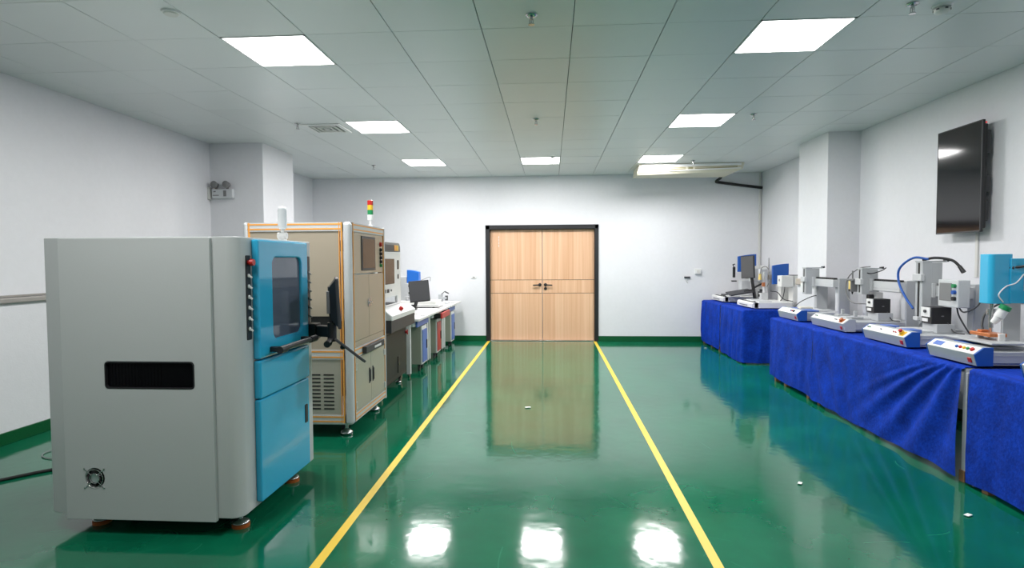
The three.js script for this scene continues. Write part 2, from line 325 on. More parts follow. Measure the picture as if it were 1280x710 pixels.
// ---------------------------------------------------------------- grey and cyan machine
{
  const t = thing('inspection_machine', 'large grey machine cabinet with cyan front door and black slot window', 'machine', [-2.17, 0, -3.42]);
  const xl = -2.735, xf = -1.64, zn = -2.928, zf = -3.91, y0 = 0.1, y1 = 1.598;
  // carcass with a rounded upright at the corners
  {
    const s = new THREE.Shape(), r = 0.06, n0 = -zn, f0 = -zf;
    s.moveTo(xl + 0.008, n0 + 0.034); s.lineTo(xl + 0.12, n0); s.lineTo(xf - r, n0); s.absarc(xf - r, n0 + r, r, -Math.PI / 2, 0); s.lineTo(xf, f0 - r); s.absarc(xf - r, f0 - r, r, 0, Math.PI / 2);
    s.lineTo(xl + 0.03, f0); s.lineTo(xl, f0 - 0.03); s.lineTo(xl, n0 + 0.048); s.closePath();
    const g = new THREE.ExtrudeGeometry(s, { depth: y1 - y0 - 0.008, bevelEnabled: true, bevelSize: 0.004, bevelThickness: 0.004, bevelOffset: -0.004, bevelSegments: 2, curveSegments: 12 });
    g.applyMatrix4(new THREE.Matrix4().set(1, 0, 0, 0, 0, 0, 1, y0 + 0.004, 0, -1, 0, 0, 0, 0, 0, 1));
    part(t, 'body', g, M.paintGrey);
  }
  // proud side panel with cut-outs for the slot window and the fan
  const sp = rrShape(-2.603, -1.768, 0.088, 1.594, 0.006);
  const wx0 = -2.362, wx1 = -1.868, wy0 = 0.797, wy1 = 0.941, fx = -2.437, fy = 0.312, fr = 0.055;
  sp.holes.push(rrShape(wx0, wx1, wy0, wy1, 0.02, THREE.Path), circ(fx, fy, fr));
  const side = part(t, 'side_panel', extZ(sp, -2.93, -2.906, 0.003), M.paintGrey);
  part(side, 'slot_window', ext(rrShape(wx0 - 0.004, wx1 + 0.004, wy0 - 0.004, wy1 + 0.004, 0.02), 0.006, 0).translate(0, 0, -2.927), M.slotBlack, 'black glossy slot window');
  part(side, 'window_gasket', (() => { const s = rrShape(wx0, wx1, wy0, wy1, 0.02); s.holes.push(rrShape(wx0 + 0.006, wx1 - 0.006, wy0 + 0.006, wy1 - 0.006, 0.016, THREE.Path)); return extZ(s, -2.927, -2.904, 0.001); })(), M.black);
  // faint ribs behind the slot
  part(side, 'slot_ribs', [...Array(16)].map((_, k) => bx(wx0 + 0.03 + k * 0.018, wx0 + 0.033 + k * 0.018, wy0 + 0.015, wy1 - 0.015, -2.922, -2.919)), M.slotBlack).userData.kind = 'stuff';
  // fan with wire guard
  const fan = part(t, 'fan', [cyl([fx, fy, -2.9278], [fx, fy, -2.9255], fr)], M.black, 'black cooling fan');
  part(fan, 'hub', cyl([fx, fy, -2.926], [fx, fy, -2.908], 0.024), M.alu);
  for (let k = 0; k < 7; k++) { const g = bx(0.022, 0.05, -0.014, 0.014, -0.001, 0.001); g.rotateX(0.6); g.rotateZ(k * Math.PI * 2 / 7); g.translate(fx, fy, -2.917); part(fan, 'blade', g, M.black); }
  const gd = [];
  for (const r of [0.026, 0.048]) { const g = new THREE.TorusGeometry(r, 0.0016, 6, 36); g.translate(fx, fy, -2.903); gd.push(g); }
  for (let k = 0; k < 4; k++) { const a = Math.PI / 4 + k * Math.PI / 2, c = Math.cos(a), s = Math.sin(a); gd.push(cyl([fx + c * 0.024, fy + s * 0.024, -2.903], [fx + c * 0.078, fy + s * 0.074, -2.904], 0.002, 0.002, 8), cyl([fx + c * 0.078, fy + s * 0.074, -2.907], [fx + c * 0.078, fy + s * 0.074, -2.901], 0.005, 0.004, 10)); }
  part(fan, 'wire_guard', gd, M.chrome, 'chrome wire fan guard');
  // front: cyan door, middle panel, lower panel; all on the +x side, drawn in (-z, y)
  const fX = xf, face = (za, zb, ya, yb, r) => rrShape(za, zb, ya, yb, r);
  const ds = face(3.085, 3.735, 0.925, 1.588, 0.012), wS = [3.25, 3.635, 1.02, 1.49];
  ds.holes.push(rrShape(...wS, 0.045, THREE.Path));
  const door = part(t, 'door', extX(ds, fX - 0.002, fX + 0.04, 0.01), M.cyan, 'cyan painted door');
  part(door, 'door_window', extX(rrShape(wS[0] - 0.01, wS[1] + 0.01, wS[2] - 0.01, wS[3] + 0.01, 0.05), fX + 0.012, fX + 0.024, 0), M.glassTint, 'smoked grey door window');
  // grab bar
  const gb = part(door, 'grab_bar', [tube([[fX + 0.11, 0.965, -3.19], [fX + 0.115, 0.972, -3.28], [fX + 0.115, 0.972, -3.5], [fX + 0.11, 0.968, -3.64]], 0.0155, 24, 12)], M.darkGrey, 'black grab bar across the door');
  part(gb, 'grab_end', [cyl([fX + 0.11, 0.965, -3.17], [fX + 0.112, 0.966, -3.24], 0.021), bar([fX + 0.036, 0.965, -3.21], [fX + 0.11, 0.965, -3.21], 0.03, 0.03, 0.006)], M.black);
  part(gb, 'grab_end', [cyl([fX + 0.112, 0.97, -3.58], [fX + 0.11, 0.968, -3.67], 0.021), bar([fX + 0.036, 0.97, -3.62], [fX + 0.11, 0.97, -3.62], 0.03, 0.03, 0.006)], M.black);
  part(t, 'middle_panel', extX(face(3.085, 3.735, 0.704, 0.917, 0.012), fX - 0.002, fX + 0.04, 0.01), M.cyan, 'cyan middle panel');
  const lp = part(t, 'lower_panel', extX(face(3.085, 3.735, 0.125, 0.698, 0.012), fX - 0.002, fX + 0.034, 0.008), M.cyan, 'cyan lower door panel');
  part(lp, 'latch', extX(rrShape(3.66, 3.70, 0.41, 0.53, 0.008), fX + 0.03, fX + 0.038, 0.002), M.black, 'black recessed latch');
  // switch strips on the two uprights
  const strip = (za, zb, names) => {
    const s = part(t, 'switch_strip', extX(rrShape(za, zb, 1.04, 1.50, 0.008), fX - 0.004, fX + 0.004, 0.001), M.black, 'black switch strip');
    const zc = -(za + zb) / 2;
    for (let k = 0; k < 6; k++) { const y = 1.39 - k * 0.058; part(s, 'switch', [cyl([fX, y, zc], [fX + 0.008, y, zc], 0.011, 0.011, 14), bar([fX + 0.006, y, zc], [fX + 0.024, y - 0.012, zc], 0.008, 0.01, 0.002)], names, 'small white rotary switch'); }
    return s;
  };
  const s1 = strip(3.022, 3.070, M.white); strip(3.80, 3.85, M.midGrey);
  part(s1, 'emergency_stop', [cyl([fX + 0.004, 1.462, -3.046], [fX + 0.02, 1.462, -3.046], 0.013), cyl([fX + 0.018, 1.462, -3.046], [fX + 0.036, 1.462, -3.046], 0.020, 0.017)], M.red, 'red emergency stop knob');
  // levelling feet
  for (const [x, z] of [[-2.53, -3.06], [-1.72, -3.06], [-1.73, -3.72], [-2.53, -3.78]]) {
    const f = part(t, 'foot', [cyl([x, 0.03, z], [x, 0.102, z], 0.012), lathe([[0, 0.045], [0.02, 0.045], [0.045, 0.03], [0.046, 0.018], [0, 0.018]], [x, 0, z])], M.steel, 'steel levelling foot');
    part(f, 'foot_pad', cyl([x, 0, z], [x, 0.02, z], 0.047, 0.047, 24), M.footOrange, 'orange rubber pad');
  }
  for (const x of [-2.43, -1.84]) part(t, 'caster', [cyl([x - 0.014, 0.03, -3.16], [x + 0.014, 0.03, -3.16], 0.03), bx(x - 0.02, x + 0.02, 0.04, 0.102, -3.19, -3.13)], M.black);
  part(t, 'floor_pan', bx(xl + 0.12, xf - 0.12, 0.062, 0.102, zf + 0.1, zn - 0.12), M.black);
  // swing arm with monitor and keyboard shelf
  const arm = part(t, 'monitor_arm', [rb(-1.645, -1.57, 0.945, 1.05, -3.86, -3.76, 0.006), bar([-1.58, 1.0, -3.81], [-1.46, 1.0, -3.76], 0.06, 0.075, 0.01), cyl([-1.452, 0.935, -3.755], [-1.452, 1.06, -3.755], 0.03), bar([-1.452, 1.03, -3.755], [-1.462, 1.30, -3.755], 0.035, 0.02, 0.005)], M.black, 'black swing arm');
  const mon = part(t, 'monitor', (() => { const g = rb(-0.021, 0.0, -0.16, 0.16, -0.24, 0.24, 0.008); g.rotateZ(0.05); g.rotateY(0.37); g.translate(-1.405, 1.20, -3.77); return g; })(), M.darkGrey, 'black monitor turned to the aisle');
  part(mon, 'monitor_back', (() => { const g = new ConvexGeometry([[0, -.15, -.22], [0, .15, -.22], [0, -.15, .22], [0, .15, .22], [-.04, -.1, -.15], [-.04, .1, -.15], [-.04, -.1, .15], [-.04, .1, .15]].map(p => V(...p))); g.translate(-0.02, 0, 0); g.rotateZ(0.05); g.rotateY(0.37); g.translate(-1.405, 1.20, -3.77); return g; })(), M.black);
  part(mon, 'screen', (() => { const g = bx(0, 0.002, -0.145, 0.145, -0.225, 0.225); g.rotateZ(0.05); g.rotateY(0.37); g.translate(-1.406, 1.20, -3.77); return g; })(), M.blackGloss, 'dark monitor screen');
  part(mon, 'mount_plate', rb(-1.474, -1.45, 1.12, 1.27, -3.80, -3.72, 0.004), M.midGrey);
  part(arm, 'keyboard_shelf', (() => { const g = rb(-0.002, 0.24, -0.008, 0.008, -0.24, 0.2, 0.005); g.rotateZ(-0.70); g.rotateX(-0.14); g.rotateY(0.36); g.translate(-1.435, 0.945, -3.77); return g; })(), M.darkGrey, 'black tilted keyboard shelf');
  part(arm, 'tilt_knob', [cyl([-1.445, 0.935, -3.68], [-1.442, 0.93, -3.64], 0.022), bar([-1.452, 0.95, -3.75], [-1.444, 0.935, -3.66], 0.026, 0.03, 0.004)], M.black);
  part(arm, 'mouse_holder', ball(0.018, [-1.36, 0.905, -3.70]), M.black);
  // white beacon on a hinged base
  const bz = -3.72, bxx = -1.76;
  const be = part(t, 'beacon', [rb(bxx - 0.022, bxx + 0.022, y1 - 0.002, y1 + 0.05, bz - 0.022, bz + 0.022, 0.01), cyl([bxx - 0.028, y1 + 0.038, bz], [bxx + 0.028, y1 + 0.038, bz], 0.022), cyl([bxx, y1 + 0.04, bz], [bxx, y1 + 0.085, bz], 0.01)], M.white, 'white hinged beacon base');
  part(be, 'beacon_lens', lathe([[0, 0.08], [0.02, 0.08], [0.028, 0.095], [0.028, 0.205], [0.022, 0.225], [0, 0.23]], [bxx, y1, bz]), M.clearWhite, 'white capsule beacon lens');
}

// ---------------------------------------------------------------- beige profile-framed cabinet
{
  const t = thing('test_cabinet', 'tall beige cabinet framed in aluminium profile with orange stripes', 'machine', [-2.1, 0, -5.15]);
  const x0 = -2.545, x1 = -1.635, zn = -4.66, zf = -5.65, y0 = 0.105, y1 = 1.792, pw = 0.07;
  const post = (xa, xb, za, zb, r = 0.02) => part(t, 'post', rb(xa, xb, y0, y1, za, zb, r, 4), M.aluPaint, 'pale aluminium corner post');
  const pn = post(x1 - pw, x1, zn - pw, zn, 0.03); post(x1 - 0.03, x1, zf, zf + 0.03, 0.008); post(x0, x0 + 0.045, zn - pw, zn); post(x0, x0 + pw, zf, zf + pw);
  const ob = (p, g) => part(p, 'orange_strip', g, M.orange, 'orange profile strip');
  ob(pn, bx(x1 - pw - 0.012, x1 - pw, y0 + 0.02, y1 - 0.004, zn - 0.02, zn - 0.0015));
  ob(pn, bx(x1 - pw - 0.03, x1 - pw - 0.023, y0 + 0.02, y1 - 0.004, zn - 0.02, zn - 0.0035));
  ob(pn, bx(x1 - 0.02, x1 - 0.0015, y0 + 0.02, y1 - 0.004, zn - pw - 0.012, zn - pw));
  // rails: each with two stripes, near side (facing +z) and aisle side (facing +x)
  const rails = [[1.715, 1.788], [0.655, 0.735], [0.118, 0.190]];
  for (const [ya, yb] of rails) {
    const rs = part(t, 'rail', bx(x0 + 0.03, x1 - pw, ya, yb, zn - 0.05, zn - 0.004), M.aluPaint, 'pale aluminium rail');
    ob(rs, bx(x0 + 0.04, x1 - pw - 0.012, yb - 0.022, yb - 0.009, zn - 0.03, zn - 0.0025)); ob(rs, bx(x0 + 0.04, x1 - pw - 0.012, ya + 0.012, ya + 0.025, zn - 0.03, zn - 0.0025));
    const rf = part(t, 'rail', bx(x1 - 0.05, x1 - 0.004, ya, yb, zf + 0.03, zn - pw), M.aluPaint, 'pale aluminium rail');
    ob(rf, bx(x1 - 0.03, x1 - 0.0025, yb - 0.022, yb - 0.010, zf + 0.03, zn - pw - 0.012)); ob(rf, bx(x1 - 0.03, x1 - 0.0025, ya + 0.012, ya + 0.024, zf + 0.03, zn - pw - 0.012));
  }
  ob(t, bx(x0 + 0.045, x0 + 0.058, y0 + 0.02, y1 - 0.004, zn - 0.02, zn - 0.002)); ob(t, bx(x1 - 0.02, x1 - 0.0025, y0 + 0.02, y1 - 0.004, zf + 0.03, zf + 0.038));
  part(t, 'base_plate', rb(x0 + 0.02, x1 - 0.02, y0, y0 + 0.02, zf + 0.02, zn - 0.02, 0.004), M.aluPaint);
  part(t, 'top_plate', bx(x0 + 0.02, x1 - 0.02, y1 - 0.02, y1 - 0.006, zf + 0.02, zn - 0.02), M.aluPaint);
  // near side panels
  const us = poly([[x0 + 0.055, 0.735], [x1 - pw - 0.03, 0.735], [x1 - pw - 0.03, 1.715], [x0 + 0.055, 1.715]]);
  us.holes.push(rrShape(-2.32, -1.80, 0.925, 1.012, 0.004, THREE.Path));
  part(t, 'side_panel', extZ(us, zn - 0.02, zn - 0.010, 0.001), M.beigePanel, 'beige upper side panel');
  part(t, 'slot_box', bx(-2.34, -1.78, 0.905, 1.03, zn - 0.12, zn - 0.021), M.black, 'black slot in side panel');
  const ls = poly([[x0 + 0.055, 0.190], [x1 - pw - 0.03, 0.190], [x1 - pw - 0.03, 0.655], [x0 + 0.055, 0.655]]);
  const low = part(t, 'side_panel', extZ(ls, zn - 0.02, zn - 0.010, 0.001), M.beigeLow, 'grey beige louvred side panel');
  const lv = [];
  for (const cx of [-2.085, -1.955, -1.84]) for (let k = 0; k < 10; k++) lv.push(bx(cx - 0.044, cx + 0.044, 0.236 + k * 0.0315, 0.248 + k * 0.0315, zn - 0.012, zn - 0.0085));
  part(low, 'louvre_slots', lv, M.black, 'rows of black louvre slots').userData.kind = 'stuff';
  // aisle side: drawn in (-z, y)
  const fx = x1 - 0.010, pan = (za, zb, ya, yb, mat, nm, lb, dx = 0) => part(t, nm, extX(rrShape(za, zb, ya, yb, 0.003), fx - 0.014 + dx, fx + dx, 0.0015), mat, lb);
  const zA = 4.745, zB = 5.605;
  const up = pan(zA, zB, 1.362, 1.712, M.beigePanel, 'front_panel', 'beige control panel');
  const scr = part(up, 'screen', extX(rrShape(4.955, 5.345, 1.385, 1.688, 0.006), fx - 0.002, fx + 0.008, 0.002), M.darkGrey, 'dark inset screen');
  part(scr, 'screen_glass', extX(rrShape(4.975, 5.325, 1.405, 1.668, 0.004), fx + 0.006, fx + 0.0095, 0.0005), M.screen);
  const btn = (y, m, r) => part(up, 'push_button', [cyl([fx - 0.001, y, -5.52], [fx + 0.006, y, -5.52], r + 0.004, r + 0.004, 16), cyl([fx + 0.004, y, -5.52], [fx + 0.02, y, -5.52], r, r * 0.9, 16)], m);
  btn(1.628, M.red, 0.02); btn(1.575, M.black, 0.015); btn(1.538, M.black, 0.015); btn(1.500, M.black, 0.015); btn(1.462, M.black, 0.015); btn(1.424, M.green, 0.015);
  for (const [za, zb] of [[zA + 0.01, 5.145], [5.152, zB - 0.01]]) {
    const d = pan(za, zb, 0.79, 1.352, M.beigePanel, 'upper_door', 'beige cabinet door', 0.003);
    const hz = za < 5 ? -5.125 : -5.172;
    part(d, 'latch', [rb(fx + 0.001, fx + 0.012, 1.06, 1.13, hz - 0.014, hz + 0.014, 0.004), cyl([fx + 0.008, 1.095, hz], [fx + 0.03, 1.095, hz], 0.012, 0.009, 14)], M.chrome, 'chrome latch');
  }
  pan(zA, zB, 0.736, 0.786, M.beigePanel, 'front_panel', 'beige strip under the doors');
  const kd = part(t, 'keyboard_drawer', rb(x1 - 0.06, x1 + 0.035, 0.662, 0.722, -5.47, -4.93, 0.006), M.darkGrey, 'black pull-out keyboard drawer');
  part(kd, 'drawer_label', rb(x1 + 0.034, x1 + 0.037, 0.678, 0.698, -5.36, -5.16, 0.001), M.white, 'white plate on drawer');
  for (const [za, zb] of [[zA, 5.172], [5.178, zB]]) {
    const d = pan(za, zb, 0.194, 0.648, M.beigeLow, 'lower_door', 'grey beige cabinet door', 0.004);
    const hz = za < 5 ? -5.125 : -5.225;
    part(d, 'door_pull', [rb(fx + 0.002, fx + 0.010, 0.365, 0.505, hz - 0.011, hz + 0.011, 0.003), rb(fx + 0.008, fx + 0.018, 0.38, 0.49, hz - 0.006, hz + 0.006, 0.003)], M.darkGrey, 'black upright door pull');
    for (const y of [0.25, 0.575]) part(d, 'hinge', rb(fx + 0.002, fx + 0.012, y - 0.03, y + 0.03, za < 5 ? -zA - 0.03 : -zB - 0.0, za < 5 ? -zA - 0.0 : -zB + 0.03, 0.003), M.alu);
  }
  for (const [x, z] of [[-1.735, -4.78], [-1.735, -5.56], [-2.44, -4.78], [-2.44, -5.56]])
    part(t, 'foot', [cyl([x, 0.02, z], [x, 0.108, z], 0.014), lathe([[0, 0.05], [0.018, 0.05], [0.05, 0.022], [0.05, 0.0], [0, 0.0]], [x, 0, z])], M.steel, 'steel levelling foot');
  part(t, 'caster', [cyl([-1.795, 0.035, -4.86], [-1.765, 0.035, -4.86], 0.034), bx(-1.80, -1.76, 0.05, 0.107, -4.89, -4.83)], M.black);
  // stack light
  const lx = -1.72, lz = -5.47;
  const sl = part(t, 'stack_light', [cyl([lx, y1 - 0.008, lz], [lx, y1 + 0.02, lz], 0.028), cyl([lx, y1 + 0.015, lz], [lx, y1 + 0.07, lz], 0.013), cyl([lx, y1 + 0.068, lz], [lx, y1 + 0.118, lz], 0.028)], M.white, 'three colour stack light on a white base');
  part(sl, 'green_lens', cyl([lx, y1 + 0.120, lz], [lx, y1 + 0.162, lz], 0.027), M.green, 'green lens');
  part(sl, 'amber_lens', cyl([lx, y1 + 0.164, lz], [lx, y1 + 0.210, lz], 0.027), M.yellow, 'amber lens');
  part(sl, 'red_lens', [cyl([lx, y1 + 0.212, lz], [lx, y1 + 0.252, lz], 0.027), cyl([lx, y1 + 0.252, lz], [lx, y1 + 0.257, lz], 0.028, 0.02)], M.red, 'red lens');
}

// ---------------------------------------------------------------- white and black machine
{
  const t = thing('laser_machine', 'white headed machine on a black cabinet with dark rounded cap', 'machine', [-2.2, 0, -6.5]);
  const zn = -5.98, zf = -7.03;
  const cab = part(t, 'cabinet', rb(-2.65, -1.785, 0.10, 0.83, zf, zn, 0.008), M.black, 'black lower cabinet');
  part(cab, 'cabinet_door', rb(-1.79, -1.778, 0.15, 0.66, zf + 0.05, zn - 0.05, 0.004), M.blackSatin);
  part(cab, 'pull', [rb(-1.779, -1.770, 0.17, 0.36, -6.66, -6.60, 0.003)], M.black);
  part(cab, 'lock', cyl([-1.772, 0.27, -6.63], [-1.764, 0.27, -6.63], 0.014), M.chrome);
  part(cab, 'isolator', [cyl([-1.79, 0.60, -6.985], [-1.755, 0.60, -6.985], 0.02), rb(-1.762, -1.748, 0.57, 0.63, -6.99, -6.98, 0.003)], M.red, 'red isolator switch');
  const con = part(t, 'console', (() => { const s = poly([[-2.3, 0.838], [-1.665, 0.838], [-1.662, 0.885], [-1.74, 0.948], [-2.3, 0.955]]); return extZ(s, zf, zn, 0.014); })(), M.white, 'white sloping control console');
  part(con, 'emergency_stop', [cyl([-1.70, 0.917, -6.45], [-1.69, 0.933, -6.45], 0.02), cyl([-1.692, 0.93, -6.45], [-1.678, 0.948, -6.45], 0.026, 0.022)], M.red, 'red stop button');
  part(t, 'drawer', rb(-2.2, -1.672, 0.705, 0.836, zf + 0.005, zn, 0.005), M.darkGrey, 'dark drawer under the console');
  const hs = rrShape(6.0, 7.02, 0.955, 1.575, 0.02);
  hs.holes.push(rrShape(6.05, 6.86, 0.957 + 0.012, 1.055, 0.006, THREE.Path));
  const head = part(t, 'head', [extX(hs, -1.87, -1.84, 0.006), rb(-2.65, -1.90, 1.07, 1.575, -7.02, -6.0, 0.01), rb(-2.65, -2.2, 0.95, 1.08, -7.02, -6.0, 0.01)], M.white, 'white machine head');
  part(head, 'work_opening', [bx(-2.2, -2.19, 0.955, 1.07, -7.0, -6.02), bx(-2.2, -1.872, 0.956, 0.966, -6.99, -6.03)], M.black, 'black work opening');
  part(head, 'window_pane', extX(rrShape(6.08, 6.72, 1.205, 1.495, 0.01), -1.846, -1.834, 0.002), M.screen, 'brown tinted window');
  part(head, 'vent', extX(rrShape(6.86, 6.93, 1.37, 1.48, 0.012), -1.844, -1.835, 0.002), M.black); part(head, 'vent', extX(rrShape(6.87, 6.92, 1.255, 1.31, 0.008), -1.844, -1.835, 0.002), M.darkGrey);
  for (const z of [6.30, 6.42]) part(head, 'switch', extX(rrShape(z, z + 0.07, 1.11, 1.15, 0.005), -1.844, -1.833, 0.002), M.black);
  part(head, 'key_switch', cyl([-1.842, 1.13, -6.58], [-1.83, 1.13, -6.58], 0.013), M.midGrey);
  const cap = part(t, 'cap', (() => { const s = new THREE.Shape(); s.moveTo(6.0, 1.578); s.lineTo(7.02, 1.578); s.lineTo(7.02, 1.62); s.quadraticCurveTo(7.01, 1.685, 6.93, 1.688); s.lineTo(6.0, 1.688); s.closePath(); return extX(s, -2.6, -1.84, 0.008); })(), M.midGrey, 'dark grey rounded cap');
  part(cap, 'orange_band', extX(rrShape(6.74, 6.82, 1.59, 1.655, 0.004), -1.842, -1.834, 0.001), M.orange); part(cap, 'yellow_band', extX(rrShape(6.83, 6.91, 1.59, 1.655, 0.004), -1.842, -1.834, 0.001), M.yellow);
  part(cap, 'dark_face', extX(rrShape(6.04, 6.72, 1.588, 1.655, 0.004), -1.842, -1.835, 0.001), M.darkGrey);
  for (const [x, z] of [[-1.84, -6.93], [-1.84, -6.10], [-2.55, -6.93], [-2.55, -6.10]]) part(t, 'caster', [cyl([x - 0.015, 0.035, z], [x + 0.015, 0.035, z], 0.035), bx(x - 0.022, x + 0.022, 0.045, 0.102, z - 0.02, z + 0.02), lathe([[0, 0.02], [0.03, 0.02], [0.035, 0], [0, 0]], [x, 0, z - 0.07 * Math.sign(z + 6.5)])], M.steel, 'steel caster');
}

// ---------------------------------------------------------------- workbenches with pedestals
const benchZ = [[-7.14, -8.26], [-8.28, -9.38], [-9.42, -10.42]];
const benchLabel = ['white workbench with blue drawer beside the black machine cabinet', 'white workbench with red drawer pulled out, between two others', 'white workbench with blue drawer in the corner by the door'];
const benchPaint = [M.lavBlue, M.redPaint, M.lavBlue];
benchZ.forEach(([za, zb], i) => {
  const xf = [-1.645, -1.637, -1.63][i], xb = -2.45, top = 0.742;
  const t = thing('workbench', benchLabel[i], 'workbench', [(xf + xb) / 2, 0, (za + zb) / 2], 'workbenches along the machine side');
  part(t, 'tabletop', rb(xb, xf, top - 0.032, top, zb, za, 0.005), M.white, 'white worktop');
  for (const z of [za - 0.045, zb + 0.045]) for (const x of [xf - 0.145, xb + 0.06]) {
    const l = part(t, 'leg', rb(x - 0.025, x + 0.025, 0.04, top - 0.032, z - 0.025, z + 0.025, 0.004), M.cabWhite);
    part(l, 'caster', [cyl([x - 0.012, 0.024, z], [x + 0.012, 0.024, z], 0.024), bx(x - 0.017, x + 0.017, 0.026, 0.05, z - 0.014, z + 0.014)], M.steel);
  }
  for (const x of [xf - 0.12, xb + 0.04]) part(t, 'apron', rb(x, x + 0.03, 0.63, top - 0.032, zb + 0.07, za - 0.07, 0.003), M.cabWhite);
  const pull = i === 1 ? 0.10 : 0;
  const zc = za - 0.17, zw = zb + 0.28;
  const dr = part(t, 'drawer', rb(xf - 0.085 + pull, xf - 0.06 + pull, 0.615, 0.7, zw, zc, 0.004), benchPaint[i], i === 1 ? 'red drawer front, pulled out' : 'blue drawer front');
  part(dr, 'drawer_box', [bx(xf - 0.45, xf - 0.085 + pull, 0.62, 0.63, zw + 0.01, zc - 0.01), bx(xf - 0.45, xf - 0.085 + pull, 0.62, 0.69, zc - 0.02, zc - 0.01), bx(xf - 0.45, xf - 0.085 + pull, 0.62, 0.69, zw + 0.01, zw + 0.02)], i === 1 ? M.black : M.cabWhite);
  if (i < 3) part(t, 'cable_grommet', [rb(xf - 0.1, xf - 0.03, top - 0.006, top + 0.0006, za - 0.55, za - 0.46, 0.005)], M.darkGrey, 'dark oval cable grommet');
  // pedestal under the bench
  const pf = xf - 0.06, pb = -2.2, z1 = [-7.58, -8.55, -9.78][i], z0 = z1 - 0.30;
  const q = thing('pedestal_cabinet', ['blue doored pedestal cabinet under the bench beside the black machine', 'red doored pedestal cabinet under the middle bench', 'blue doored pedestal cabinet under the bench in the corner'][i], 'cabinet', [(pf + pb) / 2, 0, (z0 + z1) / 2], 'pedestal cabinets under the benches');
  part(q, 'body', rb(pb, pf - 0.022, 0.09, 0.60, z0, z1, 0.004), M.olive, 'grey green cabinet body');
  part(q, 'front_frame', rb(pf - 0.024, pf - 0.006, 0.09, 0.60, z0, z1, 0.003), M.cabWhite);
  const d = part(q, 'door', rb(pf - 0.008, pf + 0.006, 0.115, 0.55, z0 + 0.02, z1 - 0.02, 0.004), i === 1 ? M.redPaint : M.lavBlue, i === 1 ? 'red cabinet door' : 'blue cabinet door');
  part(d, 'handle', rb(pf + 0.004, pf + 0.016, 0.28, 0.40, z0 + 0.05, z0 + 0.08, 0.004), M.darkGrey);
  for (const [x, z] of [[pf - 0.06, z1 - 0.06], [pf - 0.06, z0 + 0.06], [pb + 0.06, z1 - 0.06], [pb + 0.06, z0 + 0.06]]) part(q, 'caster', [cyl([x - 0.012, 0.03, z], [x + 0.012, 0.03, z], 0.03), bx(x - 0.018, x + 0.018, 0.035, 0.092, z - 0.016, z + 0.016)], M.darkGrey);
});

// ---------------------------------------------------------------- things on the benches
{
  // desktop robot with blue head cover
  const t = thing('bench_robot', 'white bench robot with blue head cover behind the monitor', 'robot', [-2.1, 0.742, -9.1]);
  part(t, 'base', [rb(-2.43, -1.73, 0.758, 0.80, -9.36, -8.84, 0.006), rb(-2.43, -1.78, 0.80, 0.845, -9.34, -8.88, 0.006)], M.robWhite, 'white robot base');
  for (const [x, z] of [[-2.36, -8.9], [-2.36, -9.3], [-1.82, -8.9], [-1.82, -9.3]]) part(t, 'foot', cyl([x, 0.7427, z], [x, 0.76, z], 0.018), M.rubber);
  part(t, 'column', rb(-2.42, -2.28, 0.84, 1.22, -9.22, -9.06, 0.006), M.robLight, 'white robot column');
  part(t, 'head_cover', (() => { const s = new THREE.Shape(); s.moveTo(-2.275, 1.11); s.lineTo(-2.085, 1.11); s.lineTo(-2.085, 1.295); s.quadraticCurveTo(-2.17, 1.325, -2.275, 1.328); s.closePath(); return extZ(s, -9.2, -9.06, 0.006); })(), M.blueBright, 'blue head cover');
  const nz = part(t, 'spindle', [rb(-2.28, -2.17, 0.94, 1.12, -9.05, -8.95, 0.005), cyl([-2.22, 0.86, -9.0], [-2.22, 0.95, -9.0], 0.02), rb(-2.28, -2.17, 0.9, 0.92, -9.05, -8.95, 0.003)], M.robLight, 'grey spindle head');
  part(nz, 'knob', cyl([-2.2, 1.08, -8.95], [-2.2, 1.08, -8.92], 0.022), M.black); part(nz, 'knob', cyl([-2.2, 0.97, -8.95], [-2.2, 0.97, -8.92], 0.02), M.black);
  part(t, 'cable', tube([[-2.09, 1.15, -9.1], [-2.0, 1.185, -9.1], [-1.915, 1.215, -9.1], [-1.91, 1.15, -9.1]], 0.004), M.midGrey);
}
{
  const t = thing('desktop_monitor', 'black square desktop monitor on the white benches, tilted', 'monitor', [-1.94, 0.742, -8.42]);
  const tilt = g => { g.rotateZ(-0.0); g.rotateX(-0.14); g.rotateY(0.3); g.rotateZ(0.08); g.translate(-1.93, 1.025, -8.42); return g; };
  const b = part(t, 'housing', tilt(rb(-0.148, 0.148, -0.158, 0.158, -0.022, 0.0, 0.006)), M.black, 'black monitor housing');
  part(b, 'screen', tilt(rb(-0.138, 0.138, -0.138, 0.145, -0.002, 0.003, 0.001)), M.darkGrey, 'dark blank screen');
  part(t, 'stand', [bar([-2.02, 0.765, -8.50], [-1.99, 0.93, -8.48], 0.03, 0.03), rb(-2.09, -1.99, 0.742, 0.82, -8.54, -8.46, 0.005), tube([[-2.03, 0.80, -8.47], [-1.99, 0.80, -8.42], [-1.97, 0.83, -8.41], [-1.955, 0.90, -8.43]], 0.01)], M.black, 'black monitor stand');
}
{
  const t = thing('white_keyboard', 'long white keyboard lying in front of the bench monitor', 'keyboard', [-1.86, 0.742, -7.95]);
  part(t, 'tray', rb(-1.97, -1.80, 0.742, 0.76, -8.16, -7.72, 0.005), M.offWhite, 'white keyboard tray');
  part(t, 'keys', [...Array(36)].map((_, k) => rb(-1.955 + (k % 3) * 0.05, -1.915 + (k % 3) * 0.05, 0.759, 0.767, -8.14 + Math.floor(k / 3) * 0.034, -8.112 + Math.floor(k / 3) * 0.034, 0.002, 1)), M.white).userData.kind = 'stuff';
}
